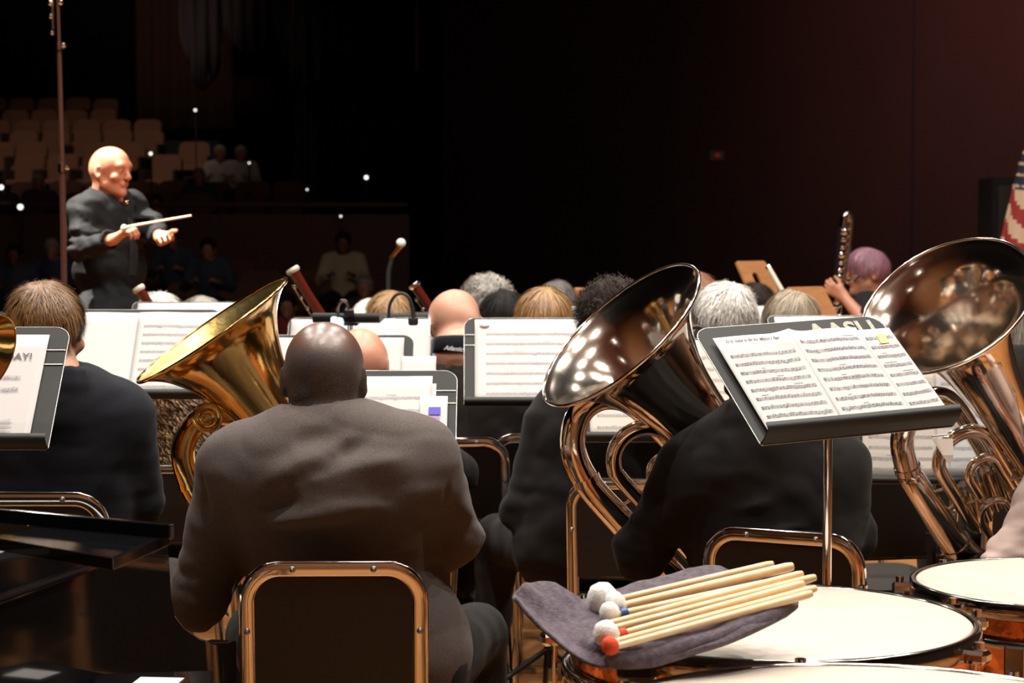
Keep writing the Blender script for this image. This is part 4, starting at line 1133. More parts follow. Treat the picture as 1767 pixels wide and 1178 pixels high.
# ================================================================== skins and hair
S_dark = skin_mat('dark_brown_skin', (.15, .065, .036), (.008, .006, .006), .36, 480, (.09, .036, .022))
S_dark2 = skin_mat('brown_skin', (.24, .105, .055), (.05, .035, .025), .45, 900)
S_light = skin_mat('fair_skin', (.62, .33, .22), (.30, .18, .10), .45, 700)
S_pink = skin_mat('pink_skin', (.66, .34, .23), (.55, .38, .25), .4, 600)
S_cond = skin_mat('flushed_skin', (.62, .27, .16), (.62, .55, .5), .42, 600)
S_beard = skin_mat('fair_skin_grey_beard', (.62, .36, .25), (.50, .46, .42), .45, 600)
S_dark.node_tree.nodes['Principled BSDF'].inputs['Specular IOR Level'].default_value = .9
H = {}
for k, a, b_ in (('brown', (.075, .030, .010), (.36, .18, .06)), ('grey', (.17, .15, .13), (.62, .58, .52)), ('white', (.40, .37, .33), (.95, .92, .88)), ('black', (.006, .005, .005), (.022, .017, .016)),
                 ('blond', (.16, .075, .024), (.50, .29, .11)), ('auburn', (.12, .04, .02), (.32, .13, .06)), ('greyblond', (.16, .11, .07), (.52, .43, .32)), ('dark', (.012, .008, .006), (.040, .024, .017)),
                 ('purple', (.30, .12, .18), (.62, .36, .44)), ('curl', (.05, .02, .008), (.50, .29, .12)), ('darkgrey', (.05, .045, .045), (.30, .27, .25))):
    H[k] = mat('hair_' + k, a, .65 if k in ('dark', 'black', 'darkgrey') else .45, spec=.15 if k in ('dark', 'black', 'darkgrey') else .5, attr=b_)

def root_local(root):
    rz = root.rotation_euler.z; o = root.location
    def f(px, py, Y):
        p = at(px, py, Y) - o
        return (p.x * math.cos(-rz) - p.y * math.sin(-rz), p.x * math.sin(-rz) + p.y * math.cos(-rz), p.z)
    return f

chair0 = make_chair(); chair0_used = False
def place_chair(x, y, rz, label, group=None, z=1.0):
    global chair0_used
    c = chair0 if not chair0_used else copy_tree(chair0)
    chair0_used = True
    c.location = (x, y, 0); c.rotation_euler = (0, 0, math.radians(rz)); c.scale = (1, 1, z)
    c['label'] = label
    if group: c['group'] = group
    return c

# ================================================================== nearest tuba player
root = empty('person', (-.35, 4.20, 0), label='large bald man in a dark grey suit seen from behind, in the nearest chair', cat='person')
q = root_local(root)
J = dict(SEAT); J.update(head=q(559, 641, 4.17), neck=q(560, 764, 4.13), chest=q(572, 835, 4.12), waist=q(588, 965, 4.30), pelvis=(.02, .08, .56),
    sh_l=q(408, 808, 4.17), sh_r=q(728, 794, 4.17), el_l=q(342, 1035, 4.24), el_r=q(782, 925, 4.30), wr_l=q(420, 930, 4.50), wr_r=q(690, 880, 4.56),
    hip_l=(-.11, .05, .55), hip_r=(.15, .05, .55), kn_l=(-.24, .46, .53), kn_r=(.27, .46, .53), an_l=(-.25, .47, .09), an_r=(.3, .47, .09))
Bk = 3.99
ridges = [(q(440, 915, Bk), q(645, 868, Bk), .020, 0.0256), (q(400, 935, Bk), q(640, 905, Bk), .022, -0.0224), (q(645, 948, Bk), q(765, 893, Bk), .016, 0.0240), (q(640, 968, Bk), q(760, 925, Bk), .02, -0.0192),
          (q(455, 835, Bk), q(565, 775, Bk), .022, 0.0192), (q(500, 770, Bk), q(600, 745, Bk), .024, -0.0192), (q(580, 790, Bk), q(640, 755, Bk), .016, -0.0192), (q(440, 890, Bk), q(520, 850, Bk), .025, -0.0160),
          (q(600, 800, Bk), q(720, 790, Bk), .02, 0.0096), (q(620, 850, Bk), q(740, 850, Bk), .02, -0.0128), (q(790, 850, 4.2), q(820, 905, 4.2), .014, 0.0224), (q(352, 800, 4.12), q(362, 900, 4.12), .005, -0.0096), (q(762, 770, 4.12), q(772, 880, 4.12), .005, -0.0096), (q(572, 735, 4.05), q(580, 960, 4.05), .004, -.003)]
ho = dict(l=dict(d=(.6, .5, .5), n=(.3, .8, -.2), curl=.6, thumb=.6), r=dict(d=(-.8, .3, .3), n=(-.2, .9, 0), curl=.6, thumb=.6))
person_parts(root, J, S_dark, top_mat=M['suit_grey'], bulk=1.19, skirt=.03, hd=.0036, bd=.012, cd=.0062, R=head_rot(0, 4), hw=1.05, leg_mat=M['suit_black'], crop=crop_shaved, ridges=ridges, fold=.003, neck_r=.064, hands=ho, nape=True, seed=4, jaw=1.1, ear=.82)
place_chair(-.356, 4.19, 1.5, 'chrome framed black chair under the large bald man, nearest of all the chairs')

# ================================================================== left man with brown hair
root = empty('person', (-1.06, 4.82, 0), label='bearded man with short brown hair and black suit seen from behind at the left edge', cat='person')
q = root_local(root)
J = dict(SEAT); J.update(head=q(78, 566, 4.80), neck=q(98, 672, 4.76), chest=q(100, 760, 4.84), waist=q(100, 880, 4.84), pelvis=(.02, .0, .56),
    sh_l=q(-28, 738, 4.84), sh_r=q(212, 722, 4.84), el_l=q(-60, 900, 4.9), el_r=q(240, 862, 4.9), wr_l=q(60, 860, 5.15), wr_r=q(170, 850, 5.15))
R = head_rot(-22, 6)
person_parts(root, J, S_light, top_mat=M['suit_navy'], bulk=1.08, hd=.0045, bd=.015, cd=.009, R=R, crop=crop_face_beard, fold=.003, seed=9, hw=.92)
hair_mesh(root, J['head'], R, H['brown'], 'short', n=6500, wdt=.0009, seed=3, thick=.007, h=.006, hw=.92)
place_chair(-1.09, 4.80, 0, 'black backed chair of the bearded man beside the piano', z=1.07)

# ================================================================== middle tuba player
root = empty('person', (.59, 4.52, 0), label='man with cropped brown hair and black suit, mostly hidden behind the nearest tilted sheet music', cat='person')
q = root_local(root)
J = dict(SEAT); J.update(head=q(1312, 638, 4.56), neck=q(1312, 728, 4.50), chest=q(1325, 840, 4.55), waist=q(1340, 960, 4.56), pelvis=(.0, .02, .56),
    sh_l=q(1192, 815, 4.55), sh_r=q(1440, 812, 4.55), el_l=q(1104, 952, 4.60), el_r=q(1462, 925, 4.62), wr_l=q(1180, 880, 4.84), wr_r=q(1380, 880, 4.9))
Bk = 4.38
ridges = [(q(1180, 905, Bk), q(1340, 865, Bk), .012, .012), (q(1200, 940, Bk), q(1420, 905, Bk), .010, .010), (q(1190, 955, Bk), q(1400, 935, Bk), .012, -.008), (q(1120, 870, 4.45), q(1230, 850, 4.42), .02, .010),
          (q(1180, 835, 4.42), q(1300, 800, 4.42), .025, .010), (q(1160, 800, 4.45), q(1165, 880, 4.45), .008, -.008)]
person_parts(root, J, S_dark2, top_mat=M['suit_black'], bulk=1.12, hd=.005, bd=.014, cd=.008, R=head_rot(8, 8), crop=crop_buzz, ridges=ridges, fold=.004, seed=12, hands=dict(l=dict(d=(.5, .6, .3), n=(.8, .1, -.2), curl=.7), r=dict(d=(-.8, .4, .1), n=(0, .8, .1), curl=.7)))
place_chair(.70, 4.58, -27, 'chrome framed chair behind the large kettledrum, its back partly crossed by the stand pole')

# ================================================================== dark haired player beside the centre tuba
root = empty('person', (.22, 5.72, 0), label='player with dark curly hair and black jacket, left of and behind the centre tuba bell', cat='person')
q = root_local(root)
J = dict(SEAT); J.update(head=q(1055, 552, 5.76), neck=q(1045, 650, 5.68), chest=q(1025, 760, 5.72), waist=q(1005, 880, 5.72), pelvis=(-.02, .02, .56),
    sh_l=q(950, 742, 5.72), sh_r=q(1135, 742, 5.72), el_l=q(902, 880, 5.76), el_r=q(1150, 880, 5.76), wr_l=q(960, 860, 6.05), wr_r=q(1090, 860, 6.05), kn_l=(-.26, .44, .53), an_l=(-.3, .45, .09))
R = head_rot(0, 10)
person_parts(root, J, S_dark2, top_mat=M['suit_black'], bulk=1.05, hd=.007, bd=.018, cd=.011, R=R, seed=15)
hair_mesh(root, J['head'], R, H['dark'], 'curly', n=2600, wdt=.0013, seed=5, thick=.014)
place_chair(.375, 5.52, -12, 'chair with reddish lit chrome post seen left of the centre tuba body')
# grey trousered leg showing beside him belongs to this seated player
# ================================================================== third tuba player, at the right edge
root = empty('person', (1.40, 5.02, 0), 0, label='player in a pale pink shirt at the right edge, one sleeve in view', cat='person')
q = root_local(root)
J = dict(SEAT); J.update(el_l=q(1722, 1000, 4.86), wr_l=q(1815, 930, 5.12), sh_l=q(1828, 800, 4.95), sh_r=q(2080, 800, 5.0), head=q(1950, 640, 5.0), neck=q(1950, 735, 5.0), chest=q(1950, 840, 5.0), waist=q(1945, 960, 5.0))
person_parts(root, J, S_light, top='shirt', top_mat=M['pink_shirt'], hd=.008, bd=.014, cd=.008, fold=.007, seed=21, crop=crop_buzz, hands=dict(l=dict(d=(-.3, .8, .3), n=(.8, .3, 0), curl=.8)))
place_chair(1.42, 5.0, 4, 'chair of the pink shirted player, outside right of the third tuba')
place_chair(1.02, 5.86, 12, 'chair with orange lit frame between the stand pole and the right tuba')

# ================================================================== the generic players behind
gen = {}
def generic(kind, skin, hands=None, seed=31):
    root = empty('person', (0, 0, 0), cat='person')
    kw = dict(suit=dict(top_mat=M['suit_black']), tee=dict(top='shirt', top_mat=M['tshirt']), navy=dict(top_mat=M['suit_navy']))[kind]
    person_parts(root, SEAT, skin, hd=.0075, bd=.02, cd=.014, seed=seed, crop=crop_thin, **kw)
    gen[(kind, skin.name)] = root; root['_src'] = 1
    return root
placed_src = set()
def player(px, top, Y, rz, label, hairk, style, skin=S_light, kind='suit', n=1700, wdt=.0017, thick=.013, hseed=1, chair=True, thin=None, gp=None, hw=1.0):
    src = gen.get((kind, skin.name)) or generic(kind, skin)
    fresh = src.name not in placed_src
    r_ = src if fresh else copy_tree(src)
    for h_ in [c_ for c_ in r_.children if c_.name.startswith('hair')]: bpy.data.objects.remove(h_)
    placed_src.add(src.name)
    zt = at(px, top, Y).z; hx = at(px, top, Y).x
    topz = SEAT['head'][2] + .102 + (thick * .7 if style else 0)
    s_ = zt / topz
    a = math.radians(rz)
    hy = SEAT['head'][1]
    r_.scale = (s_, s_, s_); r_.rotation_euler = (0, 0, a)
    r_.location = (hx + math.sin(a) * hy * s_, Y - math.cos(a) * hy * s_, 0)
    r_['label'] = label
    if '_src' in r_: del r_['_src']
    if style: hair_mesh(r_, SEAT['head'], np.eye(3), H[hairk], style, n=n, wdt=wdt, seed=hseed, thick=thick * .7, h=.007)
    if chair: place_chair(r_.location.x, r_.location.y, rz, 'black chair under the ' + ' '.join(label.split(' seen ')[0].split(',')[0].split()[:11]), z=max(.9, min(1.05, s_)))
    return r_
player(325, 556, 6.5, 0, 'person with long curly brown hair spilling below the wide white music, behind the left stand', 'curl', 'curly_long', n=9000, wdt=.0024, thick=.016, hseed=4)
player(275, 505, 7.4, 10, 'white haired player beside the leftmost bassoon', 'white', 'short', hseed=6)
player(350, 512, 8.3, -8, 'grey haired player whose crown shows above the left stand', 'grey', 'bob', hseed=7)
player(8, 540, 5.9, 0, 'dark haired player cut by the left edge of the picture', 'dark', 'short', hseed=8)
player(672, 503, 7.5, 5, 'blond player with gathered hair behind the two black stand lamps', 'blond', 'short', hseed=9, thick=.02)
player(641, 515, 9.3, 10, 'white haired player left of the blond player', 'white', 'bob', hseed=10)
player(843, 474, 8.5, 35, 'player with curly grey hair and turned face, right of the bald bearded man', 'grey', 'curly', n=2400, hseed=11, thick=.022)
player(870, 500, 7.6, 0, 'player with straight black hair in front of the grey curls', 'black', 'bob', hseed=12)
player(940, 496, 6.8, 0, 'player with smooth golden brown hair above the centre white music', 'blond', 'bob', n=3200, hseed=13, thick=.015)
player(962, 484, 9.2, -5, 'dark haired player with greying top, right of the golden brown hair', 'darkgrey', 'short', hseed=14)
player(1202, 470, 8.0, 5, 'player with long auburn hair behind the rim of the centre tuba bell', 'auburn', 'long', n=2200, hseed=15)
player(1252, 488, 6.4, 18, 'player with thick white grey hair left of the stencilled stand', 'white', 'grey_short', n=3600, hseed=16, thick=.020)
player(1306, 488, 8.9, 0, 'dark haired player between two grey haired players', 'dark', 'short', hseed=17)
player(1366, 502, 7.2, 30, 'player with blond grey straight hair, right of the dark head', 'greyblond', 'bob', n=2600, hseed=18)
player(1762, 478, 6.3, 0, 'grey haired player cut by the right edge behind the right tuba', 'grey', 'bob', n=2600, hseed=19)

# bald bearded man
root = empty('person', (-.19, 6.62, 0), label='bald man with grey beard and dark top lettered on the collar', cat='person')
q = root_local(root)
J = dict(SEAT); J.update(head=q(783, 553, 6.68), neck=q(792, 612, 6.58), sh_l=q(716, 690, 6.62), sh_r=q(900, 690, 6.62), chest=q(808, 720, 6.62), waist=q(806, 830, 6.62), el_l=q(690, 800, 6.65), wr_l=q(740, 770, 6.9), el_r=q(915, 780, 6.6), wr_r=q(850, 750, 6.9))
R = head_rot(24, 10)
person_parts(root, J, S_beard, top='shirt', top_mat=M['tshirt'], hd=.006, bd=.018, cd=.011, R=R, crop=crop_beard, hw=1.06, bulk=1.1, neck_r=.07, seed=41)
mb = MB()
mb.tube([V3(J['neck']) + V3((math.cos(2 * PI * i / 24) * .082, math.sin(2 * PI * i / 24) * .085, .03 + .012 * -math.sin(2 * PI * i / 24))) for i in range(24)], .02, 10, closed=True, flat=(.5, 1.4)); col_ = mb.build('collar', M['suit_navy'], root)
t_ = text_mesh('Atlantic', .019, 'lettering', M['white_shirt'], col_, Matrix.Translation(Vector(J['neck']) + Vector((-.045, -.112, .024))) @ Matrix.Rotation(math.radians(6), 4, 'Y') @ Matrix.Rotation(PI / 2, 4, 'X'), shear=.35, bold=.0008)
place_chair(-.19, 6.60, 0, 'chair whose pale top rail shows below the bald bearded man')
# thin haired man in front of him
root = empty('person', (-.42, 5.92, 0), label='man with thin cropped hair leaning forward, right ear showing beside the big dark bald head', cat='person')
q = root_local(root)
J = dict(SEAT); J.update(head=q(622, 628, 5.93), neck=q(612, 712, 5.84), sh_l=q(505, 760, 5.86), sh_r=q(720, 760, 5.86), chest=q(612, 810, 5.84), waist=q(612, 900, 5.88))
person_parts(root, J, S_pink, top_mat=M['suit_black'], hd=.006, bd=.018, cd=.012, R=head_rot(-4, 22), crop=crop_thin, hw=1.03, seed=43)
place_chair(-.42, 5.90, 0, 'chair of the man with thin cropped hair')

# ================================================================== conductor
podx, pody = at(190, 500, 9.6).x, 9.6
root = empty('podium', (podx, pody, 0), 0, 'low carpeted podium under the conductor', 'podium')
mb = MB(); mb.box((0, 0, .07), (1.2, 1.2, .14), bev=.01); mb.build('platform', M['trouser'], root)
rz = math.radians(-112)
root = empty('person', (podx, pody, .14), rz, 'bald conductor in a black suit with both hands raised, turned to the right', 'person')
q = root_local(root); root_loc = Vector(root.location)
def q(px, py, Y):
    p = at(px, py, Y) - root_loc; c, s_ = math.cos(-rz), math.sin(-rz)
    return (p.x * c - p.y * s_, p.x * s_ + p.y * c, p.z)
J = dict(STAND); J.update(head=q(190, 291, 9.6), neck=q(184, 343, 9.64), chest=q(187, 405, 9.66), waist=q(190, 475, 9.68), pelvis=(0, 0, .92),
    sh_r=q(146, 364, 9.52), sh_l=q(228, 360, 9.82), el_r=q(142, 428, 9.40), el_l=q(262, 392, 9.70), wr_r=q(196, 413, 9.20), wr_l=q(276, 408, 9.45))
Wd = lambda x, y, z: (x * math.cos(-rz) - y * math.sin(-rz), x * math.sin(-rz) + y * math.cos(-rz), z)
hands = dict(r=dict(d=Wd(.75, -.25, .55), n=Wd(.55, .15, -.8), curl=.85, thumb=.9), l=dict(d=Wd(.35, -.7, -.25), n=Wd(-.3, -.4, .85), curl=[.35, .45, .5, .55], thumb=.15, spread=.15))
Rh = head_rot(-4, 6)
person_parts(root, J, S_cond, top_mat=M['conductor_suit'], bulk=1.1, hd=.006, bd=.018, cd=.010, R=Rh, crop=crop_bald, hands=hands, fold=.010, hw=.9, seed=51, shirt_mat=M['conductor_suit'], collar=False, neck_r=.056, hand_h=.0045)
nk = Vector(J['neck']); ch = Vector(J['chest'])
mb = MB(); t0 = nk + Vector((0, .085, -.03)); mb.tube([t0, t0 + Vector((0, .045, -.08)), t0 + Vector((0, .062, -.2)), t0 + Vector((0, .055, -.33))], [.014, .022, .03, .034], 12, flat=(1, .3), sub=3)
mb.ball(t0, .018, 8); mb.build('necktie', M['suit_black'], root)
p = Vector(q(219, 349, 9.45)); mb = MB(); mb.ball((p.x, p.y, p.z), .009, 8); mb.build('lapel_pin', M['gold'], root)
mb = MB(); a, b_ = at(228, 390, 9.05), at(330, 372, 8.98); c_ = at(214, 394, 9.1)
mb.tube([c_, a, b_], [.009, .0065, .0045], 10); o = mb.build('shaft', M['wood_stick'], None)
root = empty('baton', tuple(c_), label='pale conducting baton held out in the conductor\'s right hand', cat='baton')
o.parent = root; o.matrix_local = Matrix.Translation(-c_)
mb = MB(); mb.ball((0, 0, 0), .014, 8, (1, 1, 1.3)); mb.build('grip', M['ring_white'], root)

# ================================================================== bass clarinet player
rz = math.radians(82)
px_, Yc = 1497, 10.5
hp = at(px_, 465, Yc)
root = empty('person', (hp.x + .06, Yc, 0), rz, 'player with pinkish purple hair in black playing a tall clarinet at right', 'person'); root_loc = Vector(root.location)
def q(px, py, Y):
    p = at(px, py, Y) - root_loc; c, s_ = math.cos(-rz), math.sin(-rz)
    return (p.x * c - p.y * s_, p.x * s_ + p.y * c, p.z)
Wd = lambda x, y, z: (x * math.cos(-rz) - y * math.sin(-rz), x * math.sin(-rz) + y * math.cos(-rz), z)
J = dict(SEAT); J.update(head=q(1497, 466, 10.5), neck=q(1503, 512, 10.52), chest=q(1508, 560, 10.55), waist=q(1512, 620, 10.55),
    sh_l=q(1492, 528, 10.34), sh_r=q(1512, 528, 10.70), el_l=q(1493, 556, 10.22), el_r=q(1478, 590, 10.7), wr_l=q(1456, 512, 10.30), wr_r=q(1450, 555, 10.5))
hands = dict(l=dict(d=Wd(-.75, .1, .5), n=Wd(.2, .8, .2), curl=.75, thumb=.5), r=dict(d=Wd(-.8, -.1, .2), n=Wd(0, -.8, .2), curl=.75, thumb=.5))
person_parts(root, J, S_light, top='shirt', top_mat=M['suit_black'], sleeve=.75, hd=.006, bd=.018, cd=.011, R=head_rot(12, 4), hands=hands, bulk=1.0, seed=61)
hair_mesh(root, J['head'], head_rot(12, 4), H['purple'], 'short', n=3200, wdt=.0014, seed=61, thick=.009)
place_chair(root.location.x, root.location.y, 82, 'chair under the purple haired clarinet player')
root = empty('contrabass_clarinet', tuple(at(1440, 545, 10.35)), label='tall black clarinet with silver keys and a curved metal top held at right', cat='clarinet')
o0 = at(1440, 545, 10.35)
U = lambda px, py, Y=10.35: at(px, py, Y) - o0
mb = MB(); mb.tube([U(1437, 590), U(1455, 392)], .028, 16); mb.build('body_tube', M['clarinet'], root)
mb = MB(); mb.tube([U(1455, 395), U(1457, 378), U(1463, 369), U(1468, 380), U(1466, 410), U(1460, 450), U(1457, 478), U(1464, 487), U(1474, 482)], [.024, .020, .017, .015, .014, .013, .012, .010, .008], 14, sub=4); mb.build('neck_tube', M['chrome'], root)
mb = MB(); mb.tube([U(1473, 483), U(1484, 475)], [.010, .006], 10); mb.build('mouthpiece', M['clarinet'], root)
for i in range(13):
    t_ = i / 12; mb = MB(); p = U(1437 + 17 * t_ + 3, 560 - 160 * t_, 10.32)
    mb.ball(p, .013 + .005 * (i % 3 == 0), 8, (1, .5, 1)); mb.tube([p, p + Vector((.03, 0, .02))], .004, 6); mb.build('key', M['chrome'], root)
mb = MB(); mb.tube([U(1449, 575, 10.32), U(1462, 400, 10.32)], .005, 8); mb.build('key_rod', M['chrome'], root)

# ================================================================== tubas
make_tuba(366, 568, 4.50, (-.552, -.14, .822), (-.822, 0, -.552), .199, 'dark gold tuba at left, held by the large bald man, bell seen from outside', M['gold'], M['gold_in'], ztop=.165, ring=True)
make_tuba(1070, 576, 4.62, (-.64, -.27, .715), (-.743, 0, -.67), .2265, 'silver tuba in the centre, bell tipped toward the viewer beside the centre white music', M['silver'], M['silver_in'], ztop=.115)
make_tuba(1632, 525, 5.0, (-.505, -.51, .70), (-.81, 0, -.587), .2265, 'silver tuba at the right edge, bell mouth facing the viewer below the flag', M['silver'], M['silver_in'], ztop=.30)

# ================================================================== timpani
T1 = at(1325, 1068, 3.5); make_timpano((T1.x, T1.y), .362, T1.z, 'large kettledrum under the towel and mallets, whole cream head in view', a0=.18)
T2 = at(1838, 1005, 4.37); make_timpano((T2.x, T2.y), .33, T2.z, 'kettledrum at the right edge beside the right tuba', a0=.62)
T0 = (at(1511, 1200, 2.68).x, 2.68); make_timpano(T0, .39, .80, 'kettledrum at the bottom edge, nearest of the three', a0=.1)

# ================================================================== tray, towel, mallets
PA, PB, PC = .857 - .022 * .14 - .188 * 2.95, .022, .188
onp = lambda px, py, dz=0.: at_plane(px, py, PA + dz, PB, PC)
root = empty('mallet_tray', (.19, 3.07, 0), label='small black tray on a pole holding the towel and mallets', cat='tray')
o0 = Vector((.19, 3.07, 0))
mb = MB(); cn = [onp(1085, 1108, -.032), onp(1340, 1040, -.032), onp(1270, 1000, -.032), onp(1035, 1050, -.032)]
lo = [c - o0 for c in cn]; mb._add(lo + [c - Vector((0, 0, .012)) for c in lo], [(0, 1, 2, 3), (7, 6, 5, 4), (0, 4, 5, 1), (1, 5, 6, 2), (2, 6, 7, 3), (3, 7, 4, 0)], False); mb.build('board', M['black_metal'], root)
mb = MB(); mb.tube([(0, 0, .84), (0, 0, .1)], .013, 12); mb.build('pole', M['chrome'], root)
mb = MB(); mb.box((0, 0, .80), (.06, .05, .05), bev=.01); mb.build('clamp', M['black_metal'], root)
for k in range(3):
    a = .3 + 2 * PI * k / 3; mb = MB(); mb.tube([(0, 0, .16), (math.cos(a) * .08, math.sin(a) * .08, .015)], .009, 8); mb.build('leg', M['black_metal'], root)
lat = [[at(888, 1034, 3.04), at(950, 1096, 3.0), at(1040, 1152, 2.93), at(1180, 1128, 2.95), at(1290, 1092, 3.0), at(1366, 1052, 3.08)],
       [at(886, 1027, 3.06), at(958, 1088, 3.03), at(1052, 1134, 2.94), at(1182, 1120, 2.965), at(1290, 1076, 3.02), at(1376, 1040, 3.12)],
       [at(900, 1012, 3.08), at(975, 1075, 3.05), onp(1058, 1112, .0), onp(1185, 1086, -.012), onp(1295, 1055, -.012), at(1374, 1030, 3.16)],
       [at(915, 1006, 3.11), at(984, 1058, 3.08), onp(1040, 1075, -.005), onp(1185, 1050, -.014), onp(1290, 1025, -.014), onp(1335, 1010, -.014)],
       [at(935, 1004, 3.13), at(990, 1044, 3.10), onp(1030, 1050, -.01), onp(1170, 1022, -.014), onp(1270, 1000, -.014), onp(1300, 995, -.014)],
       [at(957, 1009, 3.14), at(993, 1030, 3.12), onp(1012, 1034, -.012), onp(1130, 1000, -.012), onp(1232, 976, -.010), onp(1252, 986, -.012)]]
def bic(lat, nu, nv):
    R_ = [catmull([Vector(p) for p in r], [1] * len(r), nu)[0] for r in lat]
    cols = []
    for j in range(len(R_[0])): cols.append(catmull([r[j] for r in R_], [1] * len(R_), nv)[0])
    return cols
G = bic(lat, 14, 8); o0 = Vector((.2, 3.05, .85))
rr = random.Random(3)
for i, c in enumerate(G):
    for j, p in enumerate(c):
        hnd = wob(np.array([p.x]), np.array([p.y]), np.array([p.z]), 40, 8)[0] * .0025
        c[j] = p - o0 + Vector((0, 0, hnd))
mb = MB(); mb.grid(G); o = mb.build('towel', M['towel']); o.location = o0; solidify(o, .006, 0)
tag(o, 'grey purple towel draped over the tray under the mallets, one end curled up', 'towel')
# rolled front edge
mb = MB(); rp = [at(1046, 1128, 2.93), at(1062, 1138, 2.93), at(1120, 1134, 2.95), at(1185, 1116, 2.97), at(1250, 1097, 3.0), at(1310, 1072, 3.04), at(1350, 1052, 3.08), at(1374, 1044, 3.1)]
mb.tube([p - o0 for p in rp], [.006, .013, .016, .015, .014, .013, .013, .005], 14, sub=6); mb.build('rolled_hem', M['towel'], o)
mallets = [((1040, 1040), (1333, 973), .026, 'w', None, 'mallet with the largest white felt ball, lying rearmost'), ((1060, 1048), (1367, 977), .020, 'w', None, 'thick pale mallet second from the back'),
           ((1052, 1062), (1350, 1000), .017, 'w', 'b', 'mallet with a blue band below its white head'), ((1044, 1077), (1384, 990), .010, 'w', None, 'slim pale stick in front of the blue banded mallet'),
           ((1040, 1088), (1406, 996), .012, 'w', None, 'pale stick whose butt end reaches farthest right at the middle of the bundle'), ((1046, 1100), (1386, 1007), .021, 'w', 'r', 'mallet with small white ball and red band'),
           ((1056, 1108), (1407, 1015), .009, 'w', None, 'slim stick between the two mallets with red'), ((1053, 1118), (1400, 1024), .014, 'r', None, 'frontmost mallet with a red head')]
for i, ((hx, hy), (tx, ty), hr, hc_, band, lb) in enumerate(mallets):
    a = onp(hx, hy, .006); b_ = onp(tx, ty, .006 + .006 * (i % 2)); d_ = (b_ - a).normalized()
    root = empty('timpani_mallet' if hr > .0125 else 'drumstick', tuple(a), label=lb, cat='mallet' if hr > .0125 else 'drumstick')
    L_ = (b_ - a).length; mb = MB(); rs_ = .0072 if i in (1,) else .0058
    P = [d_ * (hr * .6), d_ * .05, d_ * (L_ * .5), d_ * (L_ - .01), d_ * L_]
    mb.tube(P, [rs_ * .8, rs_ * .85, rs_, rs_ * 1.1, rs_ * .9], 14); mb.build('shaft', M['wood_stick'], root)
    if hr > .0125:
        Rm = d_.to_track_quat('Z', 'Y').to_matrix().to_4x4(); mb = MB()
        mb.lathe([(.0005, -hr * .8), (hr * .6, -hr * .72), (hr * .92, -hr * .4), (hr, 0), (hr * .92, hr * .42), (hr * .55, hr * .75), (.004, hr * .82)], 24, Rm)
        mb.build('head', M['felt_red'] if hc_ == 'r' else M['felt_white'], root, Matrix.Translation((0, 0, hr * .25)))
    else:
        mb = MB(); mb.ball(d_ * .004, .0062, 10, (1.2, 1.2, 1)); mb.build('tip', M['felt_white'], root)
    if band:
        mb = MB(); s0 = hr * 1.1; mb.tube([d_ * s0, d_ * (s0 + .011)], rs_ * 1.25, 14); mb.build('band', M['blue'] if band == 'b' else M['felt_red'], root)

# ================================================================== music stands and their sheets
# nearest stand, lettered along the top
p0, p1 = at(1305, 768, 3.85), at(1650, 733, 4.03)
yaw = math.degrees(math.atan2(p1.y - p0.y, p1.x - p0.x)); wd_ = math.hypot(p1.x - p0.x, p1.y - p0.y) - .016
root, W4 = make_stand(1483, 751, (p0.y + p1.y) / 2, yaw, 51, wd_, .335, 'black music stand with pale stencilled letters and a chrome pole, carrying the opened march pages', ridges=False, lip=.05, roll=-2.6)
Dl = (Matrix.Translation(root.location) @ Matrix.Rotation(math.radians(yaw), 4, 'Z')).inverted() @ W4
M['stencil'] = mat('stencil_paint', (.50, .48, .40), .7, bump=(200, .5, .001), var=((.34, .32, .27), 160))
def stencil(txt, x, y, size, m, bold=.0012): text_mesh(txt, size, 'stencil_letters', m, root, Dl @ Matrix.Translation((x, y, .0008)), bold=bold)
stencil('A', .038, .279, .062, M['stencil'], .0024); stencil('ASU', .082, .279, .062, M['stencil'], .0018)
W2 = wd_ / 2
def fold_fn(ph):
    return lambda x, y: .004 + .010 * (1 - min(1, abs(x - ph) / .05)) ** 2 * (y / .3) + .003 * math.sin(14 * x) * (y / .3)
r1, f1 = sheet(W4, -W2 + .024, -W2 + .195, .006, .292, 'left page of the opened march part with its title, on the lettered stand', z=.0085, seed=2, staves=9, fnz=lambda x, y: .002 + .012 * max(0, (x - .12) / .05) ** 2 * (y / .29) + .002 * math.sin(20 * x), dens=22, top=.84)
text_mesh('First Suite in Eb for Military Band', .0096, 'title_text', M['ink'], r1, Matrix.Translation((.022, .268, .0060)), ext=.0001, bold=.00025)
text_mesh('Chaconne', .0052, 'title_text', M['ink_soft'], r1, Matrix.Translation((.078, .258, .0060)), ext=.0001)
text_mesh('Gustav Holst', .0048, 'title_text', M['ink_soft'], r1, Matrix.Translation((.13, .258, .012)), ext=.0001)
r2, f2 = sheet(W4, -W2 + .195, -W2 + .360, .004, .292, 'middle page of the march part dense with notes, on the lettered stand', z=.0085, seed=5, staves=9, fnz=lambda x, y: .002 + .012 * max(0, (.05 - x) / .05) ** 2 * (y / .29) + .004 * math.sin(16 * x) ** 2, dens=34, top=.93)
text_mesh('To Bons.', .006, 'title_text', M['ink_soft'], r2, Matrix.Translation((.075, .135, .008)), ext=.0001)
r3, f3 = sheet(W4, -W2 + .360, W2 - .003, .004, .285, 'right page of the march part curling back at its outer edge', z=.0075, seed=8, staves=9, fnz=lambda x, y: .002 - .0 * x + .012 * (x / .10) ** 2 * (1 - y / .3), dens=16, top=.95)
mb = MB(); mb.grid([[(.035 + .02 * i / 6, .235 + .028 * j / 6, .0045) for j in range(7)] for i in range(7)]); mb.build('yellow_highlight', mat('yellow_marker', (.80, .72, .25), .8), r3)
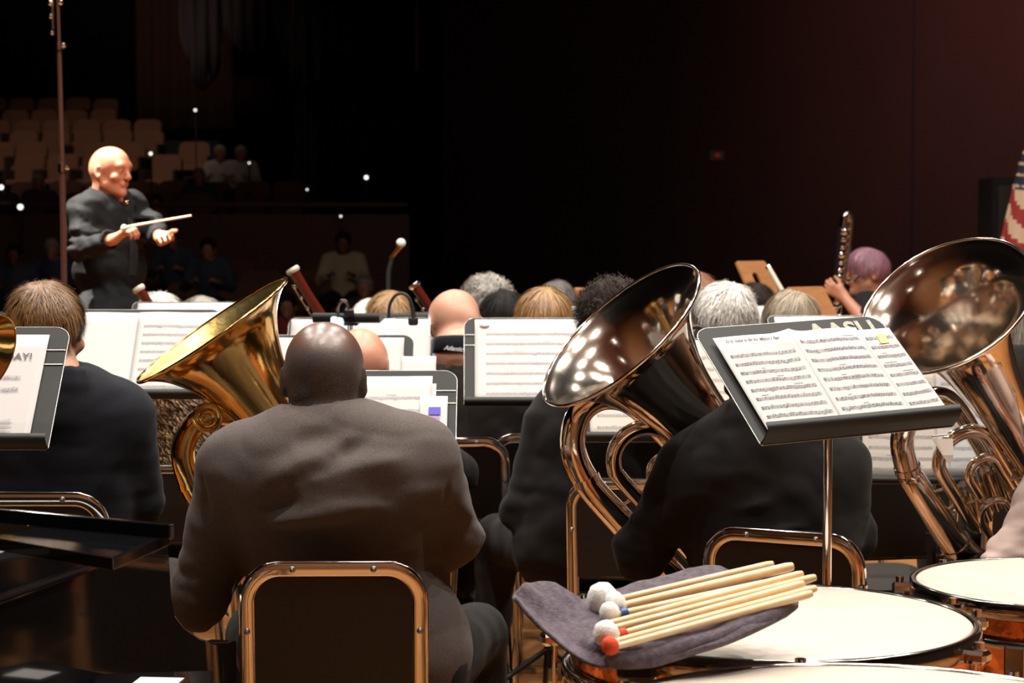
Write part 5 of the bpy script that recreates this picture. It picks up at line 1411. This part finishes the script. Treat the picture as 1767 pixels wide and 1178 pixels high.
# corner of loose paper hanging below the lip
c = empty('loose_page', tuple(at(1630, 770, 4.13)), label='pointed corner of loose paper hanging below the lettered stand', cat='paper')
o0 = at(1630, 770, 4.13); mb = MB(); V_ = [at(1609, 757, 4.13), at(1644, 756, 4.15), at(1646, 785, 4.13), at(1639, 803, 4.12), at(1626, 785, 4.12)]
mb._add([v - o0 for v in V_], [(0, 4, 3, 2, 1)], False); solidify(mb.build('page', M['paper_cream'], c), .0006)
mb = MB(); mb.tube([V_[0] - o0 + Vector((0, .004, .005)), V_[1] - o0 + Vector((0, .004, .008))], .002, 6); mb.build('fold', M['paper_cream'], c)

# nearest stand at the left edge
root, W4 = make_stand(-125, 775, 4.28, 0, 44, .51, .345, 'black music stand at the left edge with white page and bare right margin', lip=.04)
r1, f1 = sheet(W4, -.10, .212, .006, .318, 'white page cut by the left edge with a slogan and writing', seed=3, staves=0, notes=False, wave=.001)
text_mesh('DAY!', .026, 'lettering', M['ink'], r1, Matrix.Translation((.225, .238, .004)), bold=.0003)
mb = MB(); add_notes(mb, lambda x, y: (x, y + .06, .004), .312, .2, 2, 5, top=.72, bot=.38, lm=.05, rm=.14, dens=40); mb.build('handwriting', [M['ink'], M['ink_soft']], r1)
mb = MB()
for y in (.062, .05, .038): mb.box((.16, y, .0025), (.22, .0008, .0004))
mb.ball((.196, .066, .002), .004, 8, (1, 1, .3)); mb.build('printed_lines', M['ink_soft'], r1)

root, W4 = make_stand(207, 688, 5.6, 0, 42, .515, .322, 'wide black music stand behind the brown haired man carrying two white pages', lip=.03, ridges=False)
sheet(W4, -.245, .02, .004, .306, 'blank looking left page on the wide stand behind the brown haired man', seed=4, staves=0, notes=False, wave=.004)
sheet(W4, .02, .250, .004, .306, 'right page with faint staves on the wide stand beside the gold bell', seed=6, faint=True, staves=8, wave=.004, z=.005, dens=30)

root, W4 = make_stand(604, 822, 4.95, 0, 43, .515, .335, 'black music stand with bare right margin in front of the large bald man', lip=.03)
sheet(W4, -.10, .195, .0, .312, 'staved page on the stand in front of the large bald man', seed=7, faint=True, staves=6, wave=.002, dens=34, top=.84)
r1, f1 = sheet(W4, .165, .235, -.01, .245, 'slim white booklet with blue patterned cover tucked at the right of that stand', z=.008, seed=9, notes=False, name='booklet', cat='booklet', wave=0)
mb = MB(); mb.box((.038, .205, .004), (.03, .024, .0008)); mb.build('blue_print', mat('blue_print', (.06, .04, .45), .6), r1)
mb = MB(); pk = mat('lilac_print', (.45, .2, .55), .6)
for i in range(5):
    for j in range(9): mb.box((.027 + i * .0055, .187 - j * .0075, .004), (.0034, .005, .0008), Matrix.Rotation(.78, 3, 'Z'))
mb.build('pattern_print', pk, r1)
sheet(W4, .10, .205, -.02, .29, 'narrow loose page behind the staved page on the same stand', z=.0022, seed=10, notes=False, wave=0)

root, W4 = make_stand(948, 700, 6.1, 1, 40, .515, .335, 'black music stand in the centre with a large white part, left margin bare', lip=.03)
sheet(W4, -.225, .20, .004, .325, 'large white page in the centre with faint staves at its right and a pink smudge', seed=11, faint=True, staves=7, wave=.001, dens=40)
c = empty('sticker', matrix=W4 @ Matrix.Translation((-.195, .300, .0085)), label='faint pink oval sticker at the top left corner of the centre page', cat='sticker')
mb = MB(); mb.lathe([(.001, .0006), (.016, .0006), (.016, -.001)], 20, Matrix.Diagonal((1, .5, 1, 1))); mb.build('oval', mat('pink_print', (.62, .44, .49), .8), c)

root, W4 = make_stand(1170, 762, 5.3, 0, 38, .5, .33, 'black music stand under the centre tuba bell holding cream pages', lip=.03, ridges=False)
sheet(W4, -.23, .0, .004, .32, 'cream page seen between the centre bell and its tubing', seed=12, faint=True, staves=7, m=M['paper_cream'], dens=22)
sheet(W4, .0, .23, .004, .32, 'cream page seen right of the centre tuba throat', seed=13, faint=True, staves=7, m=M['paper_cream'], dens=22, z=.005)
def gooseneck(px, py, Y, r_, label, drop=None, m=None, tw=0.):
    o0 = at(px, py, Y); root = empty('stand_lamp', tuple(o0), label=label, cat='lamp')
    mb = MB(); P = [(-r_, 0, -r_ * 1.1), (-r_ * .95, 0, 0), (-r_ * .5, 0, r_ * .85), (r_ * .1, 0, r_ * 1.1), (r_ * .7, 0, r_ * .75), (r_, 0, -r_ * .1), (r_ * 1.15, 0, -r_ * 1.1)]
    mb.tube([(x * math.cos(tw), x * math.sin(tw), z) for x, y, z in P], [.0055] * 5 + [.007, .010], 10, sub=5); mb.build('gooseneck', m or M['black_metal'], root)
    mb = MB(); mb.box((r_ * 1.1 * math.cos(tw), r_ * 1.1 * math.sin(tw), -r_ * 1.3), (.035, .02, .03), bev=.006); mb.build('clip', M['black_plastic'], root)
    if drop:
        p = Vector(at(*drop)) - o0; mb = MB(); mb.box(p, (.045, .012, .055), bev=.006)
        mb.build('lamp_panel', M['lamp_cold'], root); mb = MB(); mb.tube([(-r_ * math.cos(tw), -r_ * math.sin(tw), -r_ * 1.1), p + Vector((0, .01, .02))], .005, 8); mb.build('stem', M['black_metal'], root)
    return root
gooseneck(1201, 586, 5.5, .032, 'black gooseneck lamp on the stand right of the centre bell')
# stands among the middle players
root, W4 = make_stand(562, 632, 6.0, 0, 30, .50, .10, 'black music stand whose rounded corner shows right of the thin haired man', lip=.02, ridges=False, dz=-.10)
root2, W4b = make_stand(565, 690, 6.1, 0, 38, .51, .24, 'black music stand behind the thin haired man', lip=.02, ridges=False)
sheet(W4b, -.2, .225, .0, .225, 'bright bluish page right of the thin haired man', seed=14, notes=False)
sheet(W4b, .22, .325, -.03, .155, 'loose bright page overhanging the stand beside the bald bearded man', seed=15, notes=False, z=.006)
root, W4 = make_stand(618, 672, 7.1, 0, 35, .52, .30, 'black music stand lit by the cold clip lamp', lip=.02, ridges=False)
sheet(W4, -.25, .25, .0, .29, 'bright bluish page lit by the cold clip lamp', seed=16, notes=False)
make_stand(597, 556, 6.9, -10, 80, .235, .12, 'narrow black stand top seen edge on with the small wire lamp', lip=.03, ridges=False, r_=.02)
make_stand(712, 556, 7.3, 3, 76, .30, .13, 'flat black stand top seen edge on left of the bald bearded man', lip=.03, ridges=False, r_=.02)
gooseneck(592, 528, 6.88, .018, 'small wire loop lamp on the edge on stand', m=M['chrome'], drop=(582, 560, 6.9))
gooseneck(691, 528, 7.0, .040, 'black arched clip lamp with lit panel in front of the blond head', drop=(673, 564, 6.85))
L = bpy.data.lights.new('scene_light', 'AREA'); L.energy = 1.6; L.size = .06; L.color = (.75, .87, 1); lo_ = bpy.data.objects.new('scene_light', L); COL.objects.link(lo_); lo_.location = at(673, 570, 6.80); lo_.rotation_euler = (math.radians(-50), 0, 0)
root, W4 = make_stand(725, 590, 8.0, 0, 40, .3, .12, 'far stand with pale page between the lamp and the bald head', lip=.02, ridges=False)
sheet(W4, -.14, .14, 0, .11, 'pale page between the black lamp and the bald head', seed=17, notes=False)
for (px, py, Y, w_, h_, lb) in ((836, 575, 8.4, .16, .12, 'behind the bald head under the grey curls'), (998, 572, 8.0, .2, .13, 'right of the golden brown hair'), (1318, 572, 7.4, .24, .12, 'between the two grey haired players'), (1425, 590, 6.2, .30, .10, 'just above the lettered stand'), (330, 560, 7.2, .4, .10, 'behind the wide left stand')):
    root, W4 = make_stand(px, py, Y, 0, 45, w_ + .04, h_ + .01, 'black stand ' + lb, lip=.02, ridges=False, r_=.02)
    sheet(W4, -w_ / 2, w_ / 2, 0, h_, 'small white page ' + lb, seed=int(px), notes=False)
# right, behind the lettered stand
root, W4 = make_stand(1612, 835, 5.45, -6, 20, .40, .345, 'music stand seen behind the tubing of the right tuba', lip=.03, ridges=False)
sheet(W4, -.19, .01, .004, .335, 'page with staves left of the right tuba throat', seed=20, faint=True, staves=9, m=M['paper_cream'])
sheet(W4, .01, .19, .004, .335, 'page with faint staves under the right tuba bell', seed=22, faint=True, staves=9, m=M['paper'], z=.005)

# plywood stands at the back
def wood_stand(px, py, Y, yaw, tilt, w_, h_, label):
    p = at(px, py, Y); root = empty('wooden_music_stand', (p.x, p.y, 0), math.radians(yaw), label, 'music stand')
    t = math.radians(tilt); D = Matrix.Translation((0, 0, p.z)) @ Matrix(((1, 0, 0, 0), (0, math.sin(t), -math.cos(t), 0), (0, math.cos(t), math.sin(t), 0), (0, 0, 0, 1)))
    n_ = 24; vs = []; o = rounded_poly(w_, h_, .012, 5); s_ = rounded_poly(w_ * .22, h_ * .5, w_ * .1, 5); N = len(o)
    for z in (-.006, .006):
        vs += [(x, y + h_ / 2, z) for x, y in o] + [(x - w_ * .05, y + h_ / 2, z) for x, y in s_]
    fs = []
    for i in range(N):
        j = (i + 1) % N
        fs += [(i + 2 * N, j + 2 * N, j + 3 * N, i + 3 * N), (j, i, i + N, j + N), (i, j, j + 2 * N, i + 2 * N), (j + N, i + N, i + 3 * N, j + 3 * N)]
    mb = MB(); mb._add(vs, fs, False); mb.build('desk', M['stand_wood'], root, D)
    mb = MB(); mb.box((0, -.0, .03), (w_, .012, .06)); mb.build('ledge', M['stand_wood'], root, D)
    mb = MB(); mb.box((0, .02, p.z / 2), (.05, .03, p.z), bev=.004); mb.build('post', M['stand_wood'], root)
    mb = MB(); mb.box((0, .02, .02), (.35, .3, .04), bev=.01); mb.build('foot', M['stand_wood'], root)
    return D
wood_stand(1330, 532, 9.6, 40, 32, .20, .26, 'upright orange plywood stand with a slot, rearmost behind the grey heads')
wood_stand(1432, 585, 9.2, 40, 34, .25, .28, 'lower orange plywood stand with a slot beside the tall clarinet')
mb = MB(); a, b_ = at(1326, 461, 9.3), at(1352, 506, 9.25); d_ = b_ - a
root = empty('flute', tuple(a), label='pale pinkish tube leaning against the rearmost plywood stand', cat='flute')
mb.tube([d_ * 0, d_ * .2, d_ * 1.6], .012, 12); mb.build('body_tube', M['ring_white'], root); mb = MB(); mb.tube([d_ * -.04, d_ * .03], .015, 12); mb.build('cap', M['chrome'], root)
mb = MB(); mb.box(at(1010, 520, 10.2), (.12, .03, .14), bev=.01); o = mb.build('wooden_box', M['stand_wood']); tag(o, 'small orange wooden panel low behind the golden brown hair', 'panel')

# ================================================================== bassoons
def bassoon(top, low, Y, r_, label, ringm, keys=True):
    a, b_ = at(*top, Y), at(*low, Y); d_ = (b_ - a); u = d_.normalized(); root = empty('bassoon', tuple(a), label=label, cat='bassoon')
    e = u * .95
    e = u * min(.95, (a.z - .25) / max(-u.z, .2))
    mb = MB(); mb.tube([u * .01, u * .10, u * .2, e], [r_ * .82, r_ * .72, r_ * .85, r_ * 1.1], 20); mb.build('body_tube', M['bassoon'], root)
    mb = MB(); mb.tube([u * -.004, u * .004, u * .010, u * .016], [r_ * .95, r_ * 1.12, r_ * 1.08, r_ * .88], 20); mb.build('bell_ring', ringm, root)
    mb = MB(); sd = Vector((u.z, 0, -u.x)).normalized() * (r_ * 1.15) + Vector((0, -r_ * .5, 0)); mb.tube([u * .05 + sd, e * .8 + sd], .0035, 8)
    mb.build('key_rod', M['chrome'], root)
    for k in range(5):
        mb = MB(); p = u * (.06 + .045 * k) + sd * .9 + Vector((0, -.006, 0)); mb.ball(p, .008, 8); mb.build('key', M['chrome'], root)
    return root
bassoon((238, 496), (276, 552), 7.3, .022, 'dark red bassoon top with ivory ring at left, in front of the conductor\'s legs', M['ring_white'])
bassoon((504, 464), (556, 548), 7.3, .024, 'red bassoon with ivory ring rising beyond the gold tuba bell', M['ring_white'])
bassoon((714, 490), (752, 545), 8.3, .024, 'dark bassoon with silver tipped top left of the bald bearded man', M['chrome'])

# ================================================================== microphones
o0 = at(113, 480, 8.7); base = Vector((o0.x, o0.y, 0)); tp = at(100, 0, 8.7); u = (tp - o0).normalized()
root = empty('tall_microphone_stand', tuple(base), label='very tall thin reddish metal stand rising past the left of the conductor', cat='microphone stand')
s0 = Vector((0, 0, 0)); k_ = lambda py: o0 + (tp - o0) * ((480 - py) / 480) - base
mb = MB(); mb.tube([s0 + Vector((0, 0, .05)), k_(288)], .0135, 12); mb.build('lower_tube', M['mic_pipe'], root)
mb = MB(); mb.tube([k_(288), k_(76)], .0105, 12); mb.build('middle_tube', M['mic_pipe'], root)
mb = MB(); mb.tube([k_(76), k_(-160)], .0075, 12); mb.build('upper_tube', M['mic_pipe'], root)
for py in (288, 78):
    mb = MB(); mb.tube([k_(py + 8), k_(py - 6)], .020, 12); mb.ball(k_(py) + Vector((.022, -.01, 0)), .011, 8); mb.build('clutch', M['chrome'], root)
mb = MB(); mb.tube([k_(50) + Vector((-.025, 0, 0)), k_(5) + Vector((-.025, 0, 0))], .008, 8); mb.ball(k_(5) + Vector((-.03, 0, 0)), .014, 8); mb.ball(k_(28) + Vector((-.03, 0, 0)), .012, 8); mb.ball(k_(4) + Vector((.012, -.01, 0)), .013, 8); mb.ball(k_(56) + Vector((-.028, 0, 0)), .010, 8); mb.build('cable_clip', M['chrome'], root)
for k in range(3):
    a = 2 * PI * k / 3; mb = MB(); mb.tube([(0, 0, .5), (math.cos(a) * .4, math.sin(a) * .4, .015)], .010, 8); mb.build('leg', M['black_metal'], root)
o0 = at(692, 419, 9.6); base = Vector((o0.x - .06, o0.y, 0))
root = empty('microphone_stand', tuple(base), label='short dark microphone stand right of the person in white', cat='microphone stand')
e = at(672, 470, 9.6) - base
mb = MB(); mb.tube([(0, 0, .03), (0, 0, e.z)], .011, 10); mb.build('pole', M['black_metal'], root)
mb = MB(); mb.lathe([(.13, 0), (.13, .02), (.02, .035)], 24, cap=True); mb.build('base', M['black_metal'], root)
root = empty('microphone', tuple(o0), label='microphone with round pale grille pointing up right over the players', cat='microphone')
m_ = at(672, 446, 9.6) - o0
mb = MB(); mb.ball((0, 0, 0), .022, 12); mb.build('grille', M['felt_white'], root)
mb = MB(); mb.tube([m_ * .15, m_ * .3, m_], [.020, .016, .013], 14); mb.build('handle', M['gold'], root)
mb = MB(); e2 = Vector((base.x, base.y, e.z)) - o0; mb.tube([m_ * .75, m_ * .9 + Vector((0, 0, -.03)), e2], .011, 10); mb.build('clip', M['black_metal'], root)

# ================================================================== flag and loudspeaker
pb = at(1774, 400, 12.0)
root = empty('flag_pole', (pb.x, pb.y, 0), label='flag pole with pale finial at the right edge', cat='flag pole')
zt = at(1770, 196, 12).z
mb = MB(); mb.tube([(0, 0, .02), (0, 0, zt - .03)], .012, 12); mb.build('pole', M['stand_wood'], root); mb = MB(); mb.ball((-.01, 0, zt), .02, 10, (1, 1, 1.4)); mb.build('finial', M['gold'], root)
mb = MB(); mb.lathe([(.16, 0), (.15, .03), (.05, .06), (.02, .12)], 24, cap=True); mb.build('base', M['gold'], root)
zt2 = at(1770, 232, 12).z; zb2 = .75; mb = MB(); nr, nc = 60, 64; P = []
for i in range(nr + 1):
    t = i / nr; z = zt2 + (zb2 - zt2) * t; w_ = .03 + .32 * t ** .75; row = []
    for j in range(nc + 1):
        s_ = j / nc; a = s_ * 4 * PI * 1.5
        row.append((.03 - w_ * (math.sin(s_ * PI) * .9) + .02 * math.sin(a) * t, -.03 - .10 * t * math.cos(s_ * PI) + .03 * math.cos(a) * t, z - .06 * (1 - math.sin(s_ * PI)) * t))
    P.append(row)
def fm(i, j):
    t = i / nr; s_ = abs(j / nc - .5) * 2
    v = t * 13.5 + (1 - s_) * 1.9
    if t + .03 * (1 - s_) < .26: return 2
    return 0 if int(v) % 2 else 1
mb.grid(P, fm); o = mb.build('national_flag', [M['red_flag'], M['white_flag'], M['blue_flag']]); o.location = (pb.x, pb.y, 0); solidify(o, .003)
tag(o, 'striped red and white flag with a starred blue corner, hanging furled at the right edge', 'flag')
mb = MB(); rr = random.Random(5)
for i in range(2, 17, 3):
    for j in range(8 + (i % 2) * 2, 56, 5):
        p = Vector(P[i][j]); c = Vector(P[i][j + 1]) - Vector(P[i][j - 1]); nn = c.cross(Vector((0, 0, 1))).normalized(); p = p + nn * (-.004 if nn.y > 0 else .004)
        t1 = c.normalized(); pts = [];
        for k in range(10):
            a = PI / 2 + PI * k / 5; r_ = .013 if k % 2 == 0 else .0055; pts.append(p + t1 * r_ * math.cos(a) + Vector((0, 0, 1)) * r_ * math.sin(a))
        mb._add(pts, [tuple(range(10))], False)
solidify(mb.build('stars', M['white_flag'], o), .002, 0)
sp = at(1745, 400, 12.6); zt = at(1745, 306, 12.6).z
root = empty('loudspeaker', (sp.x + .09, 12.75, 0), label='tall dark loudspeaker cabinet behind the flag', cat='loudspeaker')
mb = MB(); mb.box((0, 0, zt / 2 + .002), (.44, .4, zt), bev=.01); mb.build('cabinet', M['valance'], root)
mb = MB(); mb.box((0, -.205, zt / 2), (.38, .01, zt - .1), bev=.004); mb.build('grille', M['black_plastic'], root)

# ================================================================== piano at the lower left
v_ = Vector((.25, .968, 0)).normalized(); n_v = Vector((-v_.y, v_.x, 0))
P0 = Vector((-.80, 3.0, 0)) - v_ * 1.35
Mp = Matrix((n_v, v_, Vector((0, 0, 1)))).transposed().to_4x4(); Mp.translation = P0
# local: x to the left across the keys, y along the side toward the keyboard end
root = empty('grand_piano', label='glossy black grand piano at the lower left with its curved arm toward the bald man', cat='piano', matrix=Mp)
def yl(Y): return (Vector((0, Y, 0)) - Vector((0, P0.y, 0))).y / v_.y
prof = [(0, .97), (yl(2.95), .97), (yl(3.2), .95), (yl(3.66), .907), (yl(3.672), .895), (yl(3.678), .86), (yl(3.686), .79), (yl(3.70), .757), (yl(3.74), .726), (yl(3.81), .692), (yl(3.88), .668), (yl(3.95), .655), (yl(3.985), .652), (yl(3.985), .50), (yl(3.9), .50), (yl(3.85), .56), (0, .60)]
def arm(x0, x1, nm):
    mb = MB(); n_ = len(prof)
    mb._add([(x0, a, b) for a, b in prof] + [(x1, a, b) for a, b in prof], [tuple(range(n_)), tuple(range(n_, 2 * n_))[::-1]] + [(i, i + n_, (i + 1) % n_ + n_, (i + 1) % n_) for i in range(n_)], False)
    bevel(mb.build(nm, M['piano'], root), .004, 3)
arm(0, .055, 'case_side'); arm(1.40, 1.455, 'case_side')
mb = MB(); mb.box((.73, yl(3.3) / 2, .78), (1.34, yl(3.3), .34)); bevel(mb.build('case', M['piano'], root), .005)
mb = MB(); mb.box((.73, yl(2.95) / 2, .985), (1.50, yl(2.95) + .02, .022)); bevel(mb.build('lid', M['piano'], root), .006, 3)
mb = MB(); mb.box((.73, yl(3.62), .59), (1.34, .56, .06)); mb.build('keybed', M['piano'], root)
mb = MB(); mb.box((.73, yl(3.40), .78), (1.34, .04, .22)); mb.build('fallboard', M['piano'], root)
for (x, y) in ((.12, yl(3.7)), (1.32, yl(3.7)), (.72, .3)):
    mb = MB(); mb.box((x, y, .27), (.11, .11, .5), bev=.02); mb.tube([(x, y, .0), (x, y, .05)], .035, 12); mb.build('leg', M['piano'], root)
for i in range(52):
    mb = MB(); mb.box((.07 + i * .0253, yl(3.56), .63), (.0240, .15, .02), bev=.001); mb.build('white_key', M['ivory'], root)
mb = MB(); mb.box((-.004, yl(3.05) - .3, .90), (.012, 1.3, .012), bev=.004); mb.build('rim_moulding', M['piano'], root)
Mi = Mp.inverted()
def wp(px, py, Y, z=None):
    p = at(px, py, Y)
    return Mi @ p
pts = [at_plane(195, 962, 1.015, 0, 0), at_plane(293, 920, 1.015, 0, 0), at_plane(75, 907, 1.015, 0, 0), at_plane(-20, 926, 1.015, 0, 0), at_plane(85, 944, 1.015, 0, 0)]
mb = MB(); lo = [Mi @ (p - Vector((0, 0, .018))) for p in pts]; hi = [Mi @ p for p in pts]; n_ = 5
mb._add(lo + hi, [tuple(range(n_))[::-1], tuple(range(n_, 2 * n_))] + [(i, (i + 1) % n_, (i + 1) % n_ + n_, i + n_) for i in range(n_)], False)
bevel(mb.build('folded_lid_flap', M['piano'], root), .002, 2)
a, b_ = at_plane(-160, 864, 1.035, 0, 0), at_plane(293, 905, 1.035, 0, 0)
th = (b_ - a).cross(Vector((0, 0, 1))).normalized() * -.012
mb = MB(); q4 = [a, b_, b_ + th, a + th]; n_ = 4; lo = [Mi @ (p - Vector((0, 0, .022))) for p in q4]; hi = [Mi @ p for p in q4]
mb._add(lo + hi, [(3, 2, 1, 0), (4, 5, 6, 7)] + [(i, (i + 1) % n_, (i + 1) % n_ + n_, i + n_) for i in range(n_)], False); bevel(mb.build('music_desk', M['piano'], root), .003, 3)
# small black side table with a paper
t0 = at_plane(300, 1160, .715, 0, 0)
root = empty('side_table', (t0.x - .02, t0.y - .10, 0), math.radians(8), 'small black table at the bottom edge in front of the piano arm', 'table')
mb = MB(); mb.box((0, 0, .70), (.20, .26, .02), bev=.004); mb.build('tabletop', M['piano'], root)
for sx in (-1, 1):
    for sy in (-1, 1):
        mb = MB(); mb.box((sx * .085, sy * .115, .345), (.02, .02, .69), bev=.003); mb.build('leg', M['black_metal'], root)
pp = at_plane(272, 1176, .711, 0, 0)
root = empty('loose_paper', (pp.x, pp.y, .7115), math.radians(-6), 'white paper lying on the small black table', 'paper')
mb = MB(); mb.box((0, 0, 0), (.075, .06, .001)); mb.build('page', M['paper'], root)

# brass instrument cut by the left edge
o0 = at(-28, 618, 4.2); ax_ = Vector((.86, -.35, -.38)).normalized()
Rm = ax_.to_track_quat('Z', 'Y').to_matrix().to_4x4(); Rm.translation = o0
root = empty('trombone', label='copper coloured trombone bell poking in at the left edge over the white page', cat='trombone', matrix=Rm)
mb = MB(); mb.lathe([(.098, .0), (.094, -.008), (.075, -.03), (.05, -.075), (.033, -.13), (.02, -.22), (.013, -.35), (.010, -.5)], 48); mb.build('bell', M['gold'], root)
mb = MB(); mb.tube([(.098 * math.cos(2 * PI * i / 48), .098 * math.sin(2 * PI * i / 48), 0) for i in range(48)], .002, 8, closed=True); mb.build('bell_rim', M['gold'], root)
mb = MB(); mb.tube([(0, 0, -.5), (0, .0, -.62), (.03, .03, -.68), (.08, .06, -.66), (.10, .08, -.55), (.10, .09, -.35)], .008, 12, sub=5); mb.build('slide_tube', M['gold'], root)
o1 = at(-4, 600, 4.9); root = empty('euphonium', tuple(o1), label='coiled orange brass tubing at the left edge above the stand', cat='euphonium')
for r_, t_ in ((.028, .006), (.018, .005)):
    mb = MB(); mb.tube([(r_ * math.cos(a * PI / 10), 0, 1.6 * r_ * math.sin(a * PI / 10)) for a in range(20)], t_, 10, closed=True); mb.build('coil', M['gold'], root)
mb = MB(); mb.tube([(-.02, 0, -.04), (-.06, 0, -.2), (-.12, 0, -.45)], [.012, .03, .05], 20, sub=4); mb.build('body_tube', M['gold'], root)

# ================================================================== audience
aud = {}
def listener(px, top, Y, topm, skin, hk, style, label, kind='a', seed=71, rz=180):
    key = (topm.name, skin.name)
    if key not in aud:
        r_ = empty('person', cat='person'); person_parts(r_, SEAT, skin, top='shirt', top_mat=topm, hd=.014, bd=.03, cd=.022, seed=seed, eyes=True); aud[key] = r_
    else: r_ = copy_tree(aud[key]); [bpy.data.objects.remove(c) for c in list(r_.children) if c.name.startswith('hair')]
    if style: hair_mesh(r_, SEAT['head'], np.eye(3), H[hk], style, n=300, wdt=.003, seed=seed, h=.014)
    p = at(px, top, Y); r_.location = (p.x, p.y, p.z - 1.275); r_.rotation_euler = (0, 0, math.radians(rz)); r_['label'] = label
    return r_
W_ = M['white_shirt']; cream = mat('cream_cotton', (.62, .52, .36), .8); bl_ = mat('blue_cotton', (.05, .07, .12), .8); rd = mat('red_cotton', (.40, .06, .06), .8)
listener(593, 400, 22.5, cream, S_dark2, 'dark', 'short', 'lone listener in a cream top sitting in the dark hall left of the microphone')
listener(361, 410, 22.5, bl_, S_light, 'dark', 'short', 'listener in dark blue seated right of the conductor\'s left hand')
listener(92, 412, 23.5, bl_, S_light, 'grey', 'short', 'listener in dark blue at far left behind the tall metal stand')
listener(28, 420, 22.5, bl_, S_dark2, 'dark', 'short', 'listener in dark blue nearest the left edge')
listener(381, 251, 30.5, W_, S_pink, 'white', 'short', 'left listener of the pair in white high in the far seats')
listener(417, 251, 30.5, W_, S_pink, 'white', 'short', 'right listener of the pair in white high in the far seats')
listener(272, 336, 28.4, rd, S_light, 'dark', 'short', 'listener in red behind the conductor\'s shoulder')
listener(345, 290, 29.5, bl_, S_pink, 'grey', 'short', 'grey haired listener in blue below the seated pair in white')
listener(68, 300, 29.5, bl_, S_light, 'grey', 'short', 'grey haired listener left of the conductor')
listener(630, 475, 20.5, bl_, S_pink, 'grey', 'short', 'grey haired listener just above the blond player')
listener(497, 505, 19.0, rd, S_light, 'dark', 'short', 'listener in red low beyond the gold bell')
listener(300, 395, 24.5, bl_, S_light, 'dark', 'short', 'listener in the dark right of the conductor\'s elbow')
